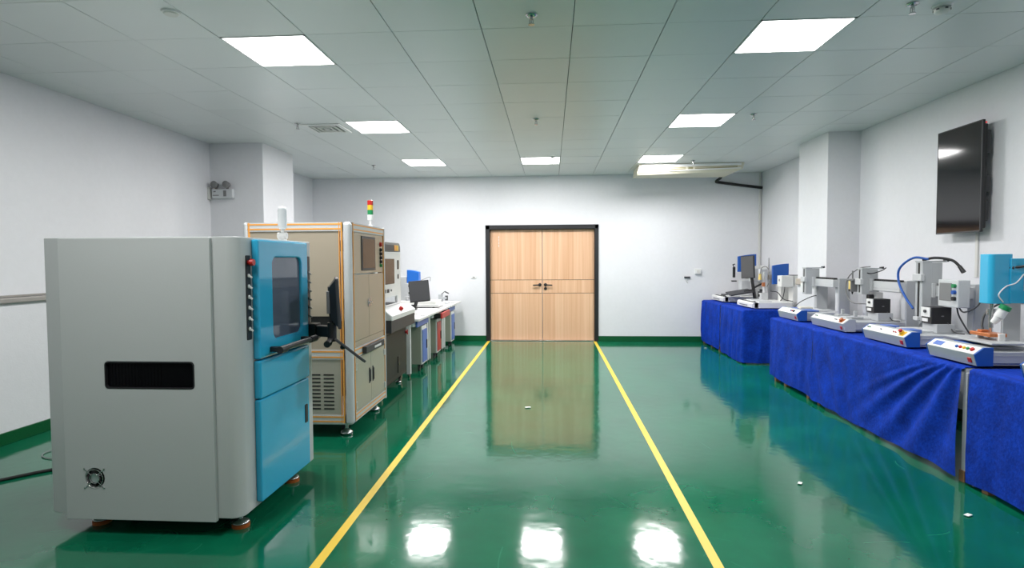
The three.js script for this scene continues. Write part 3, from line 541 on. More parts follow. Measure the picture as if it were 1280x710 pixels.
{
  const t = thing('camera_stand', 'small grey camera stand on the corner workbench', 'stand', [-1.83, 0.742, -9.75]);
  part(t, 'foot_plate', rb(-1.95, -1.73, 0.742, 0.765, -9.9, -9.6, 0.005), M.robLight);
  part(t, 'pillar', [rb(-1.90, -1.84, 0.765, 0.90, -9.80, -9.70, 0.004), rb(-1.90, -1.76, 0.82, 0.86, -9.79, -9.71, 0.004)], M.robGrey, 'grey pillar with arm');
  part(t, 'camera_head', [cyl([-1.77, 0.80, -9.75], [-1.77, 0.88, -9.75], 0.025), bar([-1.80, 0.95, -9.75], [-1.73, 0.915, -9.75], 0.02, 0.02), bar([-1.87, 0.89, -9.75], [-1.80, 0.95, -9.75], 0.012, 0.012)], M.darkGrey, 'dark camera head');
}

// ---------------------------------------------------------------- blue draped tables
const TX0 = 2.682, TX1 = 3.315, TY = 0.752;
function table(za, zb, label, legs) {
  const t = thing('trestle_table', label, 'table', [(TX0 + TX1) / 2, 0, (za + zb) / 2], 'draped tables');
  part(t, 'tabletop', rb(TX0 + 0.012, TX1, TY - 0.03, TY - 0.004, zb + 0.012, za - 0.012, 0.004), M.offWhite);
  for (const [x, z] of legs) { const l = part(t, 'leg', rb(x - 0.018, x + 0.018, 0.06, TY - 0.03, z - 0.018, z + 0.018, 0.003), M.white, 'white table leg'); part(l, 'foot_block', rb(x - 0.026, x + 0.026, 0, 0.075, z - 0.026, z + 0.026, 0.003), M.woodLeg, 'brown wooden foot block'); }
}
const four = (za, zb, xi = 0.05) => [[TX0 + xi, za - 0.06], [TX0 + xi, zb + 0.06], [TX1 - 0.05, za - 0.06], [TX1 - 0.05, zb + 0.06]];
table(-8.30, -9.38, 'table under white tower robot, blue cloth hanging to the floor', four(-8.34, -9.36));
table(-9.40, -10.46, 'table by the end wall under a blue cloth', [...four(-9.40, -10.44, 0.03), [TX0 + 0.03, -9.9]]);
table(-6.13, -7.27, 'table beside the wall column under a blue cloth', [...four(-6.2, -7.2, 0.04), [TX0 + 0.04, -6.85]]);
table(-3.925, -6.11, 'long table under a blue cloth with gathered folds', four(-3.885, -6.05, 0.03));
table(-1.6, -3.85, 'table past the gap in the blue cloths', four(-1.7, -3.80, 0.03));

// a cloth: flat top, skirt along a path with folds; sides name which table ends also hang
function cloth(za, zb, o) {
  const path = [];                      // [x, z, nx, nz, s]
  const push = (x, z, nx, nz) => { const l = path[path.length - 1]; path.push([x, z, nx, nz, l ? l[4] + Math.hypot(x - l[0], z - l[1]) : 0]); };
  const r = 0.02, st = 0.012;
  if (o.farEnd) for (let x = TX1; x > TX0 + r; x -= st) push(x, zb, 0, -1);
  if (o.farEnd) for (let a = 0; a <= 6; a++) { const q = a / 6 * Math.PI / 2; push(TX0 + r - r * Math.sin(q), zb + r - r * Math.cos(q), -Math.sin(q), -Math.cos(q)); }
  const zs = o.farEnd ? zb + r : zb, ze = o.nearEnd ? za - r : za, nz = Math.ceil((ze - zs) / st);
  for (let k = 0; k <= nz; k++) push(TX0, zs + (ze - zs) * k / nz, -1, 0);
  if (o.nearEnd) for (let a = 0; a <= 6; a++) { const q = a / 6 * Math.PI / 2; push(TX0 + r - r * Math.cos(q), za - r + r * Math.sin(q), -Math.cos(q), Math.sin(q)); }
  if (o.nearEnd) for (let x = TX0 + r; x < TX1; x += st) push(x, za, 0, 1);
  const rows = 44, n = path.length, pos = [], idx = [], uv = [];
  const hem = s => o.hem + (o.hemWave ?? 0.008) * Math.sin(s * 3.1 + o.ph) + 0.006 * Math.sin(s * 9.3 + o.ph * 2);
  for (let j = 0; j <= rows; j++) for (let i = 0; i < n; i++) {
    const [x, z, nx, nz, s] = path[i], t = Math.max(0, (j - 3) / (rows - 3));
    let out, y;
    if (j < 3) { const q = j / 3 * Math.PI / 2; out = -0.012 * (1 - Math.sin(q)); y = TY + 0.004 - 0.012 * (1 - Math.cos(q)); }
    else { y = TY - 0.008 - (TY - 0.008 - hem(s)) * t; out = o.fold(s, t, z); }
    pos.push(x + nx * out, y, z + nz * out); uv.push(s, y);
  }
  for (let j = 0; j < rows; j++) for (let i = 0; i < n - 1; i++) { const a = j * n + i, b = a + 1, c = a + n, d = c + 1; idx.push(a, c, b, b, c, d); }
  const g = new THREE.BufferGeometry();
  g.setAttribute('position', new THREE.Float32BufferAttribute(pos, 3)); g.setAttribute('uv', new THREE.Float32BufferAttribute(uv, 2)); g.setIndex(idx); g.computeVertexNormals();
  // top sheet, gently uneven
  const P2 = new THREE.PlaneGeometry(TX1 - TX0 - 0.012, za - zb, 24, Math.ceil((za - zb) / 0.03)); P2.rotateX(-Math.PI / 2); P2.translate((TX0 + 0.012 + TX1) / 2, TY + 0.004, (za + zb) / 2);
  const pp = P2.attributes.position; for (let k = 0; k < pp.count; k++) { const x = pp.getX(k), z = pp.getZ(k), e = Math.min(1, (x - TX0 - 0.012) * 20); pp.setY(k, TY + 0.004 + e * 0.003 * (vnoise(x * 9, z * 9) - 0.4)); }
  P2.computeVertexNormals();
  const top = plain(P2), q = plain(g);
  const m = new THREE.Mesh(mergeGeometries([q, top]), M.cloth);
  const c = V((TX0 + TX1) / 2, 0, (za + zb) / 2); m.geometry.translate(-c.x, 0, -c.z); m.position.copy(c);
  m.name = numbered('tablecloth'); m.castShadow = m.receiveShadow = true;
  m.userData = { label: o.label, category: 'tablecloth', group: 'blue tablecloths' };
  scene.add(m);
}
const S = Math.sin;
const fold = (amp, k, sh, ph) => (s, t, z) => { const w = s + sh * t + 0.04 * S(s * 7 + ph); return 0.005 + amp * (0.15 + 0.85 * t) * (1 - 0.55 * t * t * t) * (0.95 + 0.6 * S(w * k + ph) + 0.3 * S(w * k * 1.73 + ph * 2) + 0.2 * S(w * k * 2.9 + ph * 3)) + 0.006 * (vnoise(s * 6 + ph * 9, t * 4) - 0.5); };
cloth(-9.36, -10.47, { label: 'blue velvet tablecloth ending at the door wall', hem: 0.045, ph: 1.1, farEnd: true, fold: fold(0.034, 31, 0.05, 0.7) });
cloth(-8.285, -9.33, { label: 'blue velvet tablecloth with its end facing the aisle gap', hem: 0.02, ph: 2.3, nearEnd: true, fold: (s, t, z) => fold(0.026, 24, 0.1, 2.1)(s, t, z) });
cloth(-6.113, -7.28, { label: 'dark blue velvet tablecloth beside the white column, hanging flat', hem: 0.055, ph: 0.4, farEnd: true, fold: fold(0.017, 13, 0.12, 1.3) });
cloth(-3.937, -6.109, { label: 'long blue velvet tablecloth with fanned diagonal folds', hem: 0.035, ph: 1.9, fold: (s, t, z) => {
  const e = Math.max(0, Math.min(1, (z + 5.1) / 0.6)), fan = (z + 3.95) / (0.12 + 0.88 * Math.pow(t, 0.7)) ;
  const near = 0.034 * (0.25 + 0.75 * t) * (1 - 0.7 * t * t * t) * S(fan * 15 + 2.2 * t) * Math.exp(-Math.pow(Math.max(0, -fan - 1.1), 2) * 2.5);
  const far = 0.026 * (0.2 + 0.8 * t) * (1 - 0.6 * t * t * t) * S((z + 6.1 - 0.30 * t) * 24 + 0.8 * S(z * 6)) * Math.exp(-Math.pow(Math.max(0, z + 5.75), 2) * 5);
  return 0.010 + 0.028 * t + e * near + (1 - e) * 0.25 * near + far + 0.006 * S(z * 9 + t * 3) * t; } });
cloth(-1.55, -3.892, { label: 'blue velvet tablecloth past the gap, hanging smooth', hem: 0.03, ph: 3.0, farEnd: true, fold: fold(0.012, 11, 0.08, 0.2) });

// ---------------------------------------------------------------- desktop robots; local x runs to the viewer's side, z to the aisle
const TT = TY + 0.006;
function gantry(name, label, xf, z0, z1, o) {
  const d = o.d ?? 0.66, w = z1 - z0, xc = xf + d / 2, zc = (z0 + z1) / 2, hw = w / 2, hd = d / 2;
  const t = thing(name, label, 'robot', [xc, TT, zc], 'gantry desktop robots', { turn: -Math.PI / 2 });
  const bt = o.baseTop ?? 0.105;
  const L = (x, z) => [z - zc, xc - x];          // world (x, z) to local (x, z)
  part(t, 'base', [rb(-hw + 0.008, hw - 0.008, 0.028, bt, -hd, hd - 0.06, 0.006), rb(-hw + 0.02, hw - 0.02, 0.014, 0.032, -hd + 0.01, hd - 0.06, 0.002), bx(-hw + 0.005, hw - 0.005, bt - 0.03, bt - 0.024, -hd + 0.002, hd - 0.062)], o.baseMat ?? M.robGrey, 'grey robot base');
  for (const sx of [-1, 1]) for (const sz of [-1, 1]) part(t, 'foot', cyl([sx * (hw - 0.06), 0, sz * (hd - 0.08)], [sx * (hw - 0.06), 0.016, sz * (hd - 0.08)], 0.02), M.rubber);
  // wedge console: profile in (z, y), pushed along x
  const prof = [[hd - 0.115, 0.012], [hd - 0.022, 0.012], [hd, 0.086], [hd - 0.058, 0.130], [hd - 0.115, 0.130]];
  const wedge = (xa, xb, grow = 0) => { const s = poly(prof.map(([z, y]) => [-(z + (z > hd - 0.1 ? grow : 0)), y + (y > 0.05 ? grow : 0)])); return extX(s, xa, xb, 0.0025); };
  const con = part(t, 'console', wedge(-hw + 0.012, hw - 0.012), o.conMat ?? M.robFront, 'pale grey front console');
  const cap = o.capMat ?? M.blueTrim;
  part(t, 'end_cap', wedge(-hw, -hw + 0.012, 0.002), cap); part(t, 'end_cap', wedge(hw - 0.012, hw, 0.002), cap, o.capLabel ?? 'blue console end cap');
  // sloping key panel: centre and frame of the slope
  const a = V(0, 0.086, hd), b = V(0, 0.130, hd - 0.058), mid = a.clone().add(b).multiplyScalar(0.5), ang = Math.atan2(0.044, 0.058);
  const onSlope = (g, x, u = 0) => { g.rotateX(ang); g.translate(x, mid.y + u * Math.sin(ang), mid.z - u * Math.cos(ang)); return g; };
  part(con, 'key_panel', onSlope(rb(-hw + 0.016, hw - 0.016, -0.001, 0.003, -0.034, 0.034, 0.001), 0), M.white, 'white sloping key panel');
  const keys = o.keys ?? [];
  for (const [kx, m, r] of keys) part(con, 'push_button', onSlope(cyl([0, 0.002, 0], [0, 0.014, 0], r, r * 0.85, 14), kx), m);
  if (o.display) part(con, 'display', onSlope(rb(-0.045, 0.045, 0.002, 0.005, -0.02, 0.02, 0.001), -hw + 0.10), o.display, 'small display');
  if (o.stop) part(con, 'emergency_stop', [onSlope(rb(-0.03, 0.03, 0.002, 0.006, -0.026, 0.026, 0.002), hw - o.stop[0]), onSlope(cyl([0, 0.004, 0], [0, 0.026, 0], 0.018, 0.020), hw - o.stop[0])], o.stop[1], o.stop[2]);
  part(con, 'power_switch', (() => { const g = rb(-0.016, 0.016, -0.016, 0.016, 0, 0.007, 0.002); g.rotateX(0.29); g.translate(hw - 0.06, 0.045, hd - 0.013); return g; })(), M.red, 'red power switch');
  // gantry
  const zg = L(o.xg, 0)[1], cn = o.colNear - zc, cf = o.colFar - zc, ch = o.colTop - TT, cw = o.cw ?? 0.085;
  for (const x of [cf, cn]) { const c = part(t, 'column', rb(x - cw / 2, x + cw / 2, 0.03, ch, zg - 0.07, zg + 0.05, 0.006), M.robGrey, 'grey gantry column'); part(c, 'column_cover', rb(x - cw / 2 + 0.01, x + cw / 2 - 0.01, bt + 0.02, ch - 0.02, zg + 0.048, zg + 0.055, 0.002), M.robLight); }
  const by0 = o.beam[0] - TT, by1 = o.beam[1] - TT;
  const bm = part(t, 'beam', [rb(cf - 0.03, cn + 0.03, by0, by1, zg + 0.05, zg + 0.11, 0.004), bx(cf, cn, by0 + 0.03, by0 + 0.036, zg + 0.108, zg + 0.1125)], M.robLight, 'pale cross beam');
  part(bm, 'cable_chain', [...Array(Math.floor((cn - cf) / 0.032))].map((_, k) => rb(cf + 0.02 + k * 0.032, cf + 0.049 + k * 0.032, by1 - 0.002, by1 + 0.02, zg + 0.055, zg + 0.095, 0.003, 1)), M.black, 'black cable chain').userData.kind = 'stuff';
  // carriage and lift axis
  const [zx, zy0, zy1, zw] = o.lift, lx = zx - zc, ly0 = zy0 - TT, ly1 = zy1 - TT, zf0 = zg + 0.112;
  part(t, 'carriage', rb(lx - zw / 2 - 0.025, lx + zw / 2 + 0.01, by0 - 0.01, by1 + 0.02, zf0, zf0 + 0.03, 0.004), M.robLight);
  if (!o.head) {
    const ax = part(t, 'lift_axis', [rb(lx - zw / 2, lx + zw / 2, ly0, ly1, zf0 + 0.028, zf0 + 0.105, 0.004), rb(lx - zw / 2 - 0.004, lx + zw / 2 + 0.004, ly1 - 0.006, ly1 + 0.006, zf0 - 0.09, zf0 + 0.108, 0.002), rb(lx - zw / 2 + 0.01, lx + zw / 2, (ly0 + ly1) / 2, ly1 - 0.01, zf0 - 0.055, zf0 + 0.03, 0.003)], M.robGrey, 'grey vertical lift axis');
    part(ax, 'belt_slot', [bx(lx - 0.011, lx + 0.011, ly1 - 0.11, ly1 - 0.012, zf0 + 0.103, zf0 + 0.108), bx(lx - 0.011, lx + 0.011, ly0 + 0.02, ly1 - 0.16, zf0 + 0.103, zf0 + 0.108)], M.black, 'black belt slot');
    part(ax, 'tool_block', rb(lx - zw / 2 - 0.012, lx + zw / 2 + 0.012, ly1 - 0.165, ly1 - 0.105, zf0 + 0.095, zf0 + 0.125, 0.004), M.robLight);
    part(ax, 'cable_plug', cyl([lx, ly1 + 0.004, zf0 - 0.09], [lx + 0.02, ly1 + 0.01, zf0 - 0.125], 0.012), M.black);
    if (o.nozzle) part(ax, 'nozzle', [rb(lx - 0.03, lx + 0.03, o.nozzle - TT, o.nozzle - TT + 0.03, zf0 + 0.04, zf0 + 0.13, 0.003), cyl([lx, o.nozzle - TT - 0.03, zf0 + 0.09], [lx, o.nozzle - TT, zf0 + 0.09], 0.004, 0.012)], M.robLight);
  }
  // work stage
  part(t, 'stage', [rb(-0.14, 0.14, bt - 0.002, bt + 0.018, -0.12, 0.15, 0.004), rb(-0.05, 0.05, bt - 0.002, bt + 0.012, -hd + 0.05, hd - 0.13, 0.002)], M.robLight, 'grey sliding stage');
  return { t, hw, hd, bt, zg, cn, cf, zf0, lx, ly0, ly1, L, zc, xc, con };
}
// --- robot on the dark cloth by the column
{
  const r = gantry('gantry_robot', 'grey gantry robot with blue work mats beside the white column', 2.76, -7.27, -6.71, { d: 0.56, xg: 3.24, colNear: -6.70, colFar: -7.22, colTop: 1.25, beam: [1.15, 1.235], lift: [-7.16, 1.05, 1.362, 0.085], keys: [[0.06, M.blueTrim, 0.01], [0.10, M.red, 0.01], [0.14, M.blackGloss, 0.016]], stop: null });
  part(r.t, 'work_mat', [rb(-0.26, -0.06, r.bt, r.bt + 0.022, 0.02, 0.2, 0.004), rb(-0.02, 0.20, r.bt + 0.004, r.bt + 0.02, 0.0, 0.16, 0.003)], M.lavBlue, 'blue work mats');
  part(r.t, 'work_piece', rb(-0.10, 0.0, r.bt + 0.02, r.bt + 0.04, -0.02, 0.12, 0.004), M.acBeige, 'beige work piece');
  part(r.t, 'air_hose', tube([[-0.24, r.bt + 0.02, 0.1], [-0.24, r.bt + 0.09, 0.02], [-0.2, r.bt + 0.15, -0.08], [-0.15, r.bt + 0.17, -0.12]], 0.005), M.black);
  part(r.t, 'tool_bracket', [rb(r.lx - 0.11, r.lx - 0.05, r.ly0 + 0.02, r.ly0 + 0.13, r.zf0 + 0.06, r.zf0 + 0.10, 0.003)], M.white, 'white tool bracket');
}
// --- robot with amber bottle
{
  const r = gantry('gantry_robot', 'all grey gantry robot holding an amber dispensing bottle', 2.78, -6.41, -5.71, { xg: 3.40, colNear: -5.75, colFar: -6.43, colTop: 1.255, beam: [1.145, 1.24], capMat: M.robGrey, capLabel: 'grey console end cap', lift: [-6.22, 1.10, 1.365, 0.085], stop: [0.08, M.footOrange, 'orange emergency stop'], keys: [[-0.28, M.midGrey, 0.006], [-0.25, M.green, 0.006], [0.14, M.midGrey, 0.006], [0.17, M.midGrey, 0.006]] });
  const bxx = r.lx - 0.15, bz = r.zf0 + 0.10, y = 1.14 - TT;
  const bo = part(r.t, 'bottle', [lathe([[0, 0], [0.035, 0], [0.037, 0.01], [0.037, 0.10], [0, 0.10]], [bxx, y, bz])], M.bottle, 'amber dispensing bottle');
  part(bo, 'bottle_clamp', [rb(bxx - 0.055, bxx + 0.10, y + 0.10, y + 0.115, bz - 0.045, bz + 0.045, 0.003), rb(bxx + 0.045, bxx + 0.06, y - 0.02, y + 0.115, bz - 0.045, bz + 0.045, 0.003), cyl([bxx, y + 0.11, bz], [bxx, y + 0.20, bz], 0.008)], M.midGrey);
  part(bo, 'bottle_cap', [cyl([bxx, y - 0.016, bz], [bxx, y + 0.004, bz], 0.037), cyl([bxx, y - 0.05, bz], [bxx, y - 0.014, bz], 0.004, 0.014)], M.black);
  part(r.t, 'air_hose', tube([[r.lx, r.ly1 + 0.02, r.zf0], [r.lx - 0.1, r.ly1 + 0.0, r.zf0 + 0.06], [r.lx - 0.24, r.ly1 - 0.1, r.zf0 + 0.1], [r.lx - 0.28, r.ly1 - 0.25, r.zf0 + 0.1], [r.lx - 0.2, r.ly1 - 0.36, r.zf0 + 0.08], [r.lx - 0.06, r.ly1 - 0.37, r.zf0]], 0.006, 48), M.midGrey, 'looping grey air hose');
  part(r.t, 'cable', tube([[r.lx, r.ly1 - 0.02, r.zf0 + 0.09], [r.lx + 0.06, r.ly1 - 0.05, r.zf0 + 0.03], [r.lx + 0.11, r.ly1 - 0.02, r.zf0 - 0.05], [r.lx + 0.12, r.ly1 + 0.01, r.zf0 - 0.09]], 0.005), M.black);
  part(r.t, 'gauge_block', [rb(r.lx - 0.13, r.lx + 0.0, r.bt, 1.12 - TT, r.zg - 0.02, r.zg + 0.05, 0.005)], M.white, 'white regulator block');
  part(r.t, 'gauge_knob', [cyl([r.lx - 0.06, 1.07 - TT, r.zg + 0.04], [r.lx - 0.06, 1.07 - TT, r.zg + 0.10], 0.026), cyl([r.lx - 0.06, 0.97 - TT, r.zg + 0.04], [r.lx - 0.06, 0.97 - TT, r.zg + 0.10], 0.026)], M.black, 'black regulator knobs');
  for (const x of [-0.15, 0.1]) part(r.t, 'fixture', [rb(x - 0.05, x + 0.05, r.bt + 0.016, r.bt + 0.03, 0.04, 0.16, 0.003), rb(x - 0.012, x + 0.012, r.bt + 0.03, r.bt + 0.085, 0.08, 0.11, 0.003)], M.robGrey, 'grey work fixture');
}
// --- robot with blue hose
{
  const r = gantry('gantry_robot', 'gantry robot with blue end caps, blue air hose and hanging button box', 2.76, -5.34, -4.71, { xg: 3.35, colNear: -4.79, colFar: -5.33, colTop: 1.26, beam: [1.145, 1.235], lift: [-5.17, 0.93, 1.44, 0.095], nozzle: 0.94, stop: [0.075, M.yellow, 'yellow emergency stop plate'], keys: [[-0.26, M.midGrey, 0.006], [-0.23, M.green, 0.006], [-0.06, M.midGrey, 0.006], [0.12, M.red, 0.005], [0.15, M.red, 0.005]] });
  part(r.con, 'stop_knob', (() => { const g = cyl([0, 0, 0], [0, 0.016, 0], 0.013, 0.015); g.rotateX(0.65); g.translate(r.hw - 0.075, 0.13, r.hd - 0.013); return g; })(), M.red);
  part(r.t, 'work_mat', rb(-0.24, -0.12, r.bt, r.bt + 0.03, 0.12, 0.22, 0.004), M.lavBlue, 'blue clamp'); part(r.t, 'work_mat', rb(0.06, 0.18, r.bt, r.bt + 0.03, 0.12, 0.22, 0.004), M.lavBlue, 'blue clamp');
  part(r.t, 'air_hose', tube([[r.lx + 0.03, r.ly1 + 0.02, r.zf0 + 0.05], [r.lx - 0.06, r.ly1 + 0.03, r.zf0 + 0.12], [r.lx - 0.18, r.ly1 - 0.06, r.zf0 + 0.16], [r.lx - 0.19, r.ly1 - 0.18, r.zf0 + 0.16], [r.lx - 0.08, r.ly1 - 0.30, r.zf0 + 0.17], [r.lx + 0.02, r.ly1 - 0.40, r.zf0 + 0.16]], 0.010, 48), M.blueTrim, 'blue air hose');
  part(r.t, 'cable', [tube([[r.lx - 0.03, r.ly1 + 0.012, r.zf0 + 0.06], [r.lx + 0.04, r.ly1 + 0.03, r.zf0 + 0.0], [r.lx + 0.12, r.ly1 + 0.01, r.zf0 - 0.08], [r.lx + 0.17, r.ly1 - 0.05, r.zf0 - 0.12]], 0.011), cyl([r.lx + 0.16, r.ly1 - 0.04, r.zf0 - 0.115], [r.lx + 0.19, r.ly1 - 0.09, r.zf0 - 0.13], 0.014, 0.018)], M.black, 'black cable with plug');
  // button box on the near column
  const X0 = r.cn - 0.15, X1 = r.cn + 0.085, Z = r.zg + 0.115;
  const bxo = part(r.t, 'button_box', rb(X0, X1, 1.08 - TT, 1.295 - TT, Z, Z + 0.09, 0.006), M.aluPaint, 'grey button box');
  part(bxo, 'box_display', rb(X0 + 0.02, X0 + 0.16, 1.13 - TT, 1.27 - TT, Z + 0.088, Z + 0.094, 0.002), M.midGrey, 'grey display');
  [[1.25, M.green], [1.20, M.blueTrim], [1.15, M.black]].forEach(([y, m]) => part(bxo, 'push_button', cyl([X1 - 0.035, y - TT, Z + 0.088], [X1 - 0.035, y - TT, Z + 0.112], 0.016), m));
  part(bxo, 'box_cable', [tube([[X1 - 0.05, 1.10 - TT, Z + 0.06], [X1 + 0.02, 1.05 - TT, Z + 0.06], [X1 + 0.1, 1.10 - TT, Z + 0.02], [X1 + 0.12, 1.2 - TT, Z - 0.02]], 0.006), tube([[X1 - 0.09, 1.10 - TT, Z + 0.04], [X1 - 0.08, 1.02 - TT, Z + 0.03], [X1 - 0.05, 0.93 - TT, Z + 0.0], [X1 - 0.04, 0.86 - TT, Z - 0.04]], 0.006)], M.darkGrey);
}
// --- robot with cyan head
{
  const r = gantry('gantry_robot', 'gantry robot with tall cyan head above a copper work piece', 2.715, -4.385, -3.895, { d: 0.62, xg: 3.24, colNear: -3.87, colFar: -4.36, colTop: 1.36, cw: 0.09, beam: [1.245, 1.345], lift: [-4.14, 1.16, 1.49, 0.10], head: true, display: M.lavBlue, keys: [[0.04, M.blueTrim, 0.011], [0.075, M.red, 0.011], [0.11, M.yellow, 0.011], [0.145, M.green, 0.011], [0.185, M.red, 0.015]] });
  const X = r.lx;
  const hd = part(r.t, 'head_cover', (() => { const s = rrShape(X - 0.055, X + 0.065, -0.0, 0.15, 0.03), g = new THREE.ExtrudeGeometry(s, { depth: 0.325, bevelEnabled: true, bevelSize: 0.004, bevelThickness: 0.004, bevelOffset: -0.004, curveSegments: 10 }); g.applyMatrix4(new THREE.Matrix4().set(1, 0, 0, 0, 0, 0, 1, 1.163 - TT, 0, -1, 0, r.zf0 + 0.20, 0, 0, 0, 1)); return g; })(), M.cyan, 'cyan head cover');
  part(hd, 'side_plate', rb(X + 0.055, X + 0.075, 1.163 - TT, 1.462 - TT, r.zf0 - 0.02, r.zf0 + 0.08, 0.004), M.cyan);
  part(hd, 'clear_hose', tube([[X + 0.08, 1.36 - TT, r.zf0 + 0.0], [X + 0.08, 1.30 - TT, r.zf0 + 0.05], [X + 0.076, 1.275 - TT, r.zf0 + 0.11], [X + 0.07, 1.22 - TT, r.zf0 + 0.15], [X + 0.07, 1.17 - TT, r.zf0 + 0.12]], 0.0045), M.clearWhite, 'clear hose');
  part(r.t, 'iron', [cyl([X - 0.02, 0.99 - TT, r.zf0 + 0.13], [X - 0.02, 1.17 - TT, r.zf0 + 0.13], 0.014), cyl([X - 0.02, 1.08 - TT, r.zf0 + 0.13], [X - 0.02, 1.12 - TT, r.zf0 + 0.13], 0.028), cyl([X - 0.02, 0.93 - TT, r.zf0 + 0.13], [X - 0.02, 0.99 - TT, r.zf0 + 0.13], 0.004, 0.01)], M.steel, 'steel soldering tool');
  part(r.t, 'camera_lens', [cyl([X + 0.06, 1.07 - TT, r.zf0 + 0.14], [X + 0.04, 1.03 - TT, r.zf0 + 0.16], 0.026, 0.018), cyl([X + 0.06, 1.07 - TT, r.zf0 + 0.14], [X + 0.075, 1.12 - TT, r.zf0 + 0.12], 0.03)], M.white, 'white lens barrel');
  part(r.t, 'lens_ring', cyl([X + 0.076, 1.122 - TT, r.zf0 + 0.119], [X + 0.085, 1.148 - TT, r.zf0 + 0.109], 0.034), M.green, 'green lens ring');
  part(r.t, 'stage_plate', rb(-0.23, 0.22, r.bt + 0.04, r.bt + 0.052, -0.06, 0.19, 0.003), M.robGrey, 'grey stage plate');
  part(r.t, 'stage_post', [rb(-0.06, 0.06, r.bt, r.bt + 0.04, 0.0, 0.1, 0.003)], M.robLight); part(r.t, 'blue_slider', rb(-0.12, 0.0, r.bt, r.bt + 0.028, 0.10, 0.2, 0.003), M.blueTrim, 'blue slider block');
  part(r.t, 'work_piece', [rb(-0.10, 0.09, r.bt + 0.075, r.bt + 0.098, 0.0, 0.11, 0.004), rb(-0.07, -0.03, r.bt + 0.098, r.bt + 0.112, 0.03, 0.08, 0.004)], M.copper, 'copper coloured work piece');
  for (const x of [-0.1, 0.09]) part(r.t, 'clamp_post', rb(x - 0.012, x + 0.012, r.bt + 0.05, r.bt + 0.10, 0.02, 0.06, 0.003), M.white);
  part(r.t, 'cable', [tube([[X + 0.05, 1.40 - TT, r.zf0 + 0.07], [X + 0.10, 1.41 - TT, r.zf0 + 0.02], [X + 0.15, 1.44 - TT, r.zf0 - 0.02], [X + 0.24, 1.45 - TT, r.zf0 - 0.06]], 0.009), cyl([X + 0.04, 1.40 - TT, r.zf0 + 0.09], [X + 0.075, 1.40 - TT, r.zf0 + 0.06], 0.011)], M.black, 'black cable');
  part(r.t, 'hose', tube([[X - 0.08, 1.17 - TT, r.zf0], [X - 0.13, 1.09 - TT, r.zf0 + 0.08], [X - 0.10, 1.0 - TT, r.zf0 + 0.13], [X - 0.05, 0.94 - TT, r.zf0 + 0.14], [X - 0.025, 0.925 - TT, r.zf0 + 0.13]], 0.007), M.black);
}
// --- next robot, only its console corner comes into view
{
  const r = gantry('gantry_robot', 'gantry robot past the cyan headed one, only its console corner showing', 2.72, -3.545, -2.95, { d: 0.6, xg: 3.22, colNear: -2.98, colFar: -3.48, colTop: 1.26, beam: [1.15, 1.235], lift: [-3.1, 1.0, 1.38, 0.09] }); part(r.con, 'side_seam', bx(-0.2, 0.2, 0.02, 0.024, r.hd - 0.03, r.hd - 0.012), M.midGrey);
}
// --- dispenser drivers standing on the robot bases
for (const [x, z, rise, label] of [[3.20, -5.90, 0.075, 'black dispenser driver with white face beside the amber bottle robot'], [3.14, -4.95, 0.07, 'black dispenser driver with white face under the blue hose robot']]) {
  const t = thing('dispenser_driver', label, 'controller', [x, TT + 0.107, z], 'dispenser drivers', { turn: -Math.PI / 2 });
  part(t, 'riser', rb(-0.075, 0.11, 0, rise, -0.08, 0.06, 0.003), M.robGrey, 'grey riser block');
  const y = rise;
  part(t, 'case', rb(-0.065, 0.065, y, y + 0.135, -0.08, 0.075, 0.005), M.black, 'black driver case');
  part(t, 'face_plate', rb(-0.062, 0.05, y + 0.055, y + 0.132, 0.073, 0.082, 0.002), M.white, 'white face plate');
  part(t, 'panel_label', rb(-0.05, 0.02, y + 0.015, y + 0.042, 0.073, 0.079, 0.001), M.white);
  part(t, 'dial', cyl([0.0, y + 0.10, 0.08], [0.0, y + 0.10, 0.095], 0.012), M.darkGrey);
  part(t, 'side_mark', rb(0.064, 0.067, y + 0.06, y + 0.068, -0.02, 0.0, 0.0005), M.midGrey);
  part(t, 'power_lead', tube([[0.06, y + 0.012, -0.05], [0.10, y * 0.6, -0.05], [0.14, 0.01, -0.06], [0.20, 0.007, -0.09]], 0.005), M.darkGrey);
}
// --- white tower robots on the far tables
function tower(label, xf, z0, z1, blue) {
  const d = 0.56, w = z1 - z0, xc = xf + d / 2, zc = (z0 + z1) / 2, hw = w / 2, hd = d / 2;
  const t = thing('tower_robot', label, 'robot', [xc, TT, zc], 'white tower robots', { turn: -Math.PI / 2 });
  const b = part(t, 'base', [rb(-hw, hw, 0.012, 0.095, -hd, hd - 0.03, 0.005), (() => { const s = poly([[-hd, 0.02], [-(hd - 0.09), 0.012], [-(hd - 0.09), 0.095], [-(hd - 0.02), 0.095], [-hd, 0.07]].map(([a, y]) => [a, y])); return extX(s, -hw, hw, 0.003); })()], M.robWhite, 'white robot base');
  for (const sx of [-1, 1]) for (const sz of [-1, 1]) part(t, 'foot', cyl([sx * (hw - 0.06), 0, sz * (hd - 0.1)], [sx * (hw - 0.06), 0.014, sz * (hd - 0.1)], 0.02), M.rubber);
  part(b, 'name_plate', rb(-hw + 0.12, hw - 0.2, 0.035, 0.05, hd - 0.004, hd + 0.002, 0.001), M.midGrey);
  part(b, 'raised_deck', [rb(-hw + 0.06, hw - 0.06, 0.093, 0.108, -0.02, hd - 0.12, 0.003)], M.robLight);
  part(b, 'button', cyl([hw - 0.10, 0.095, hd - 0.07], [hw - 0.10, 0.106, hd - 0.07], 0.014), M.black);
  return { t, hw, hd, xc, zc, blue };
}
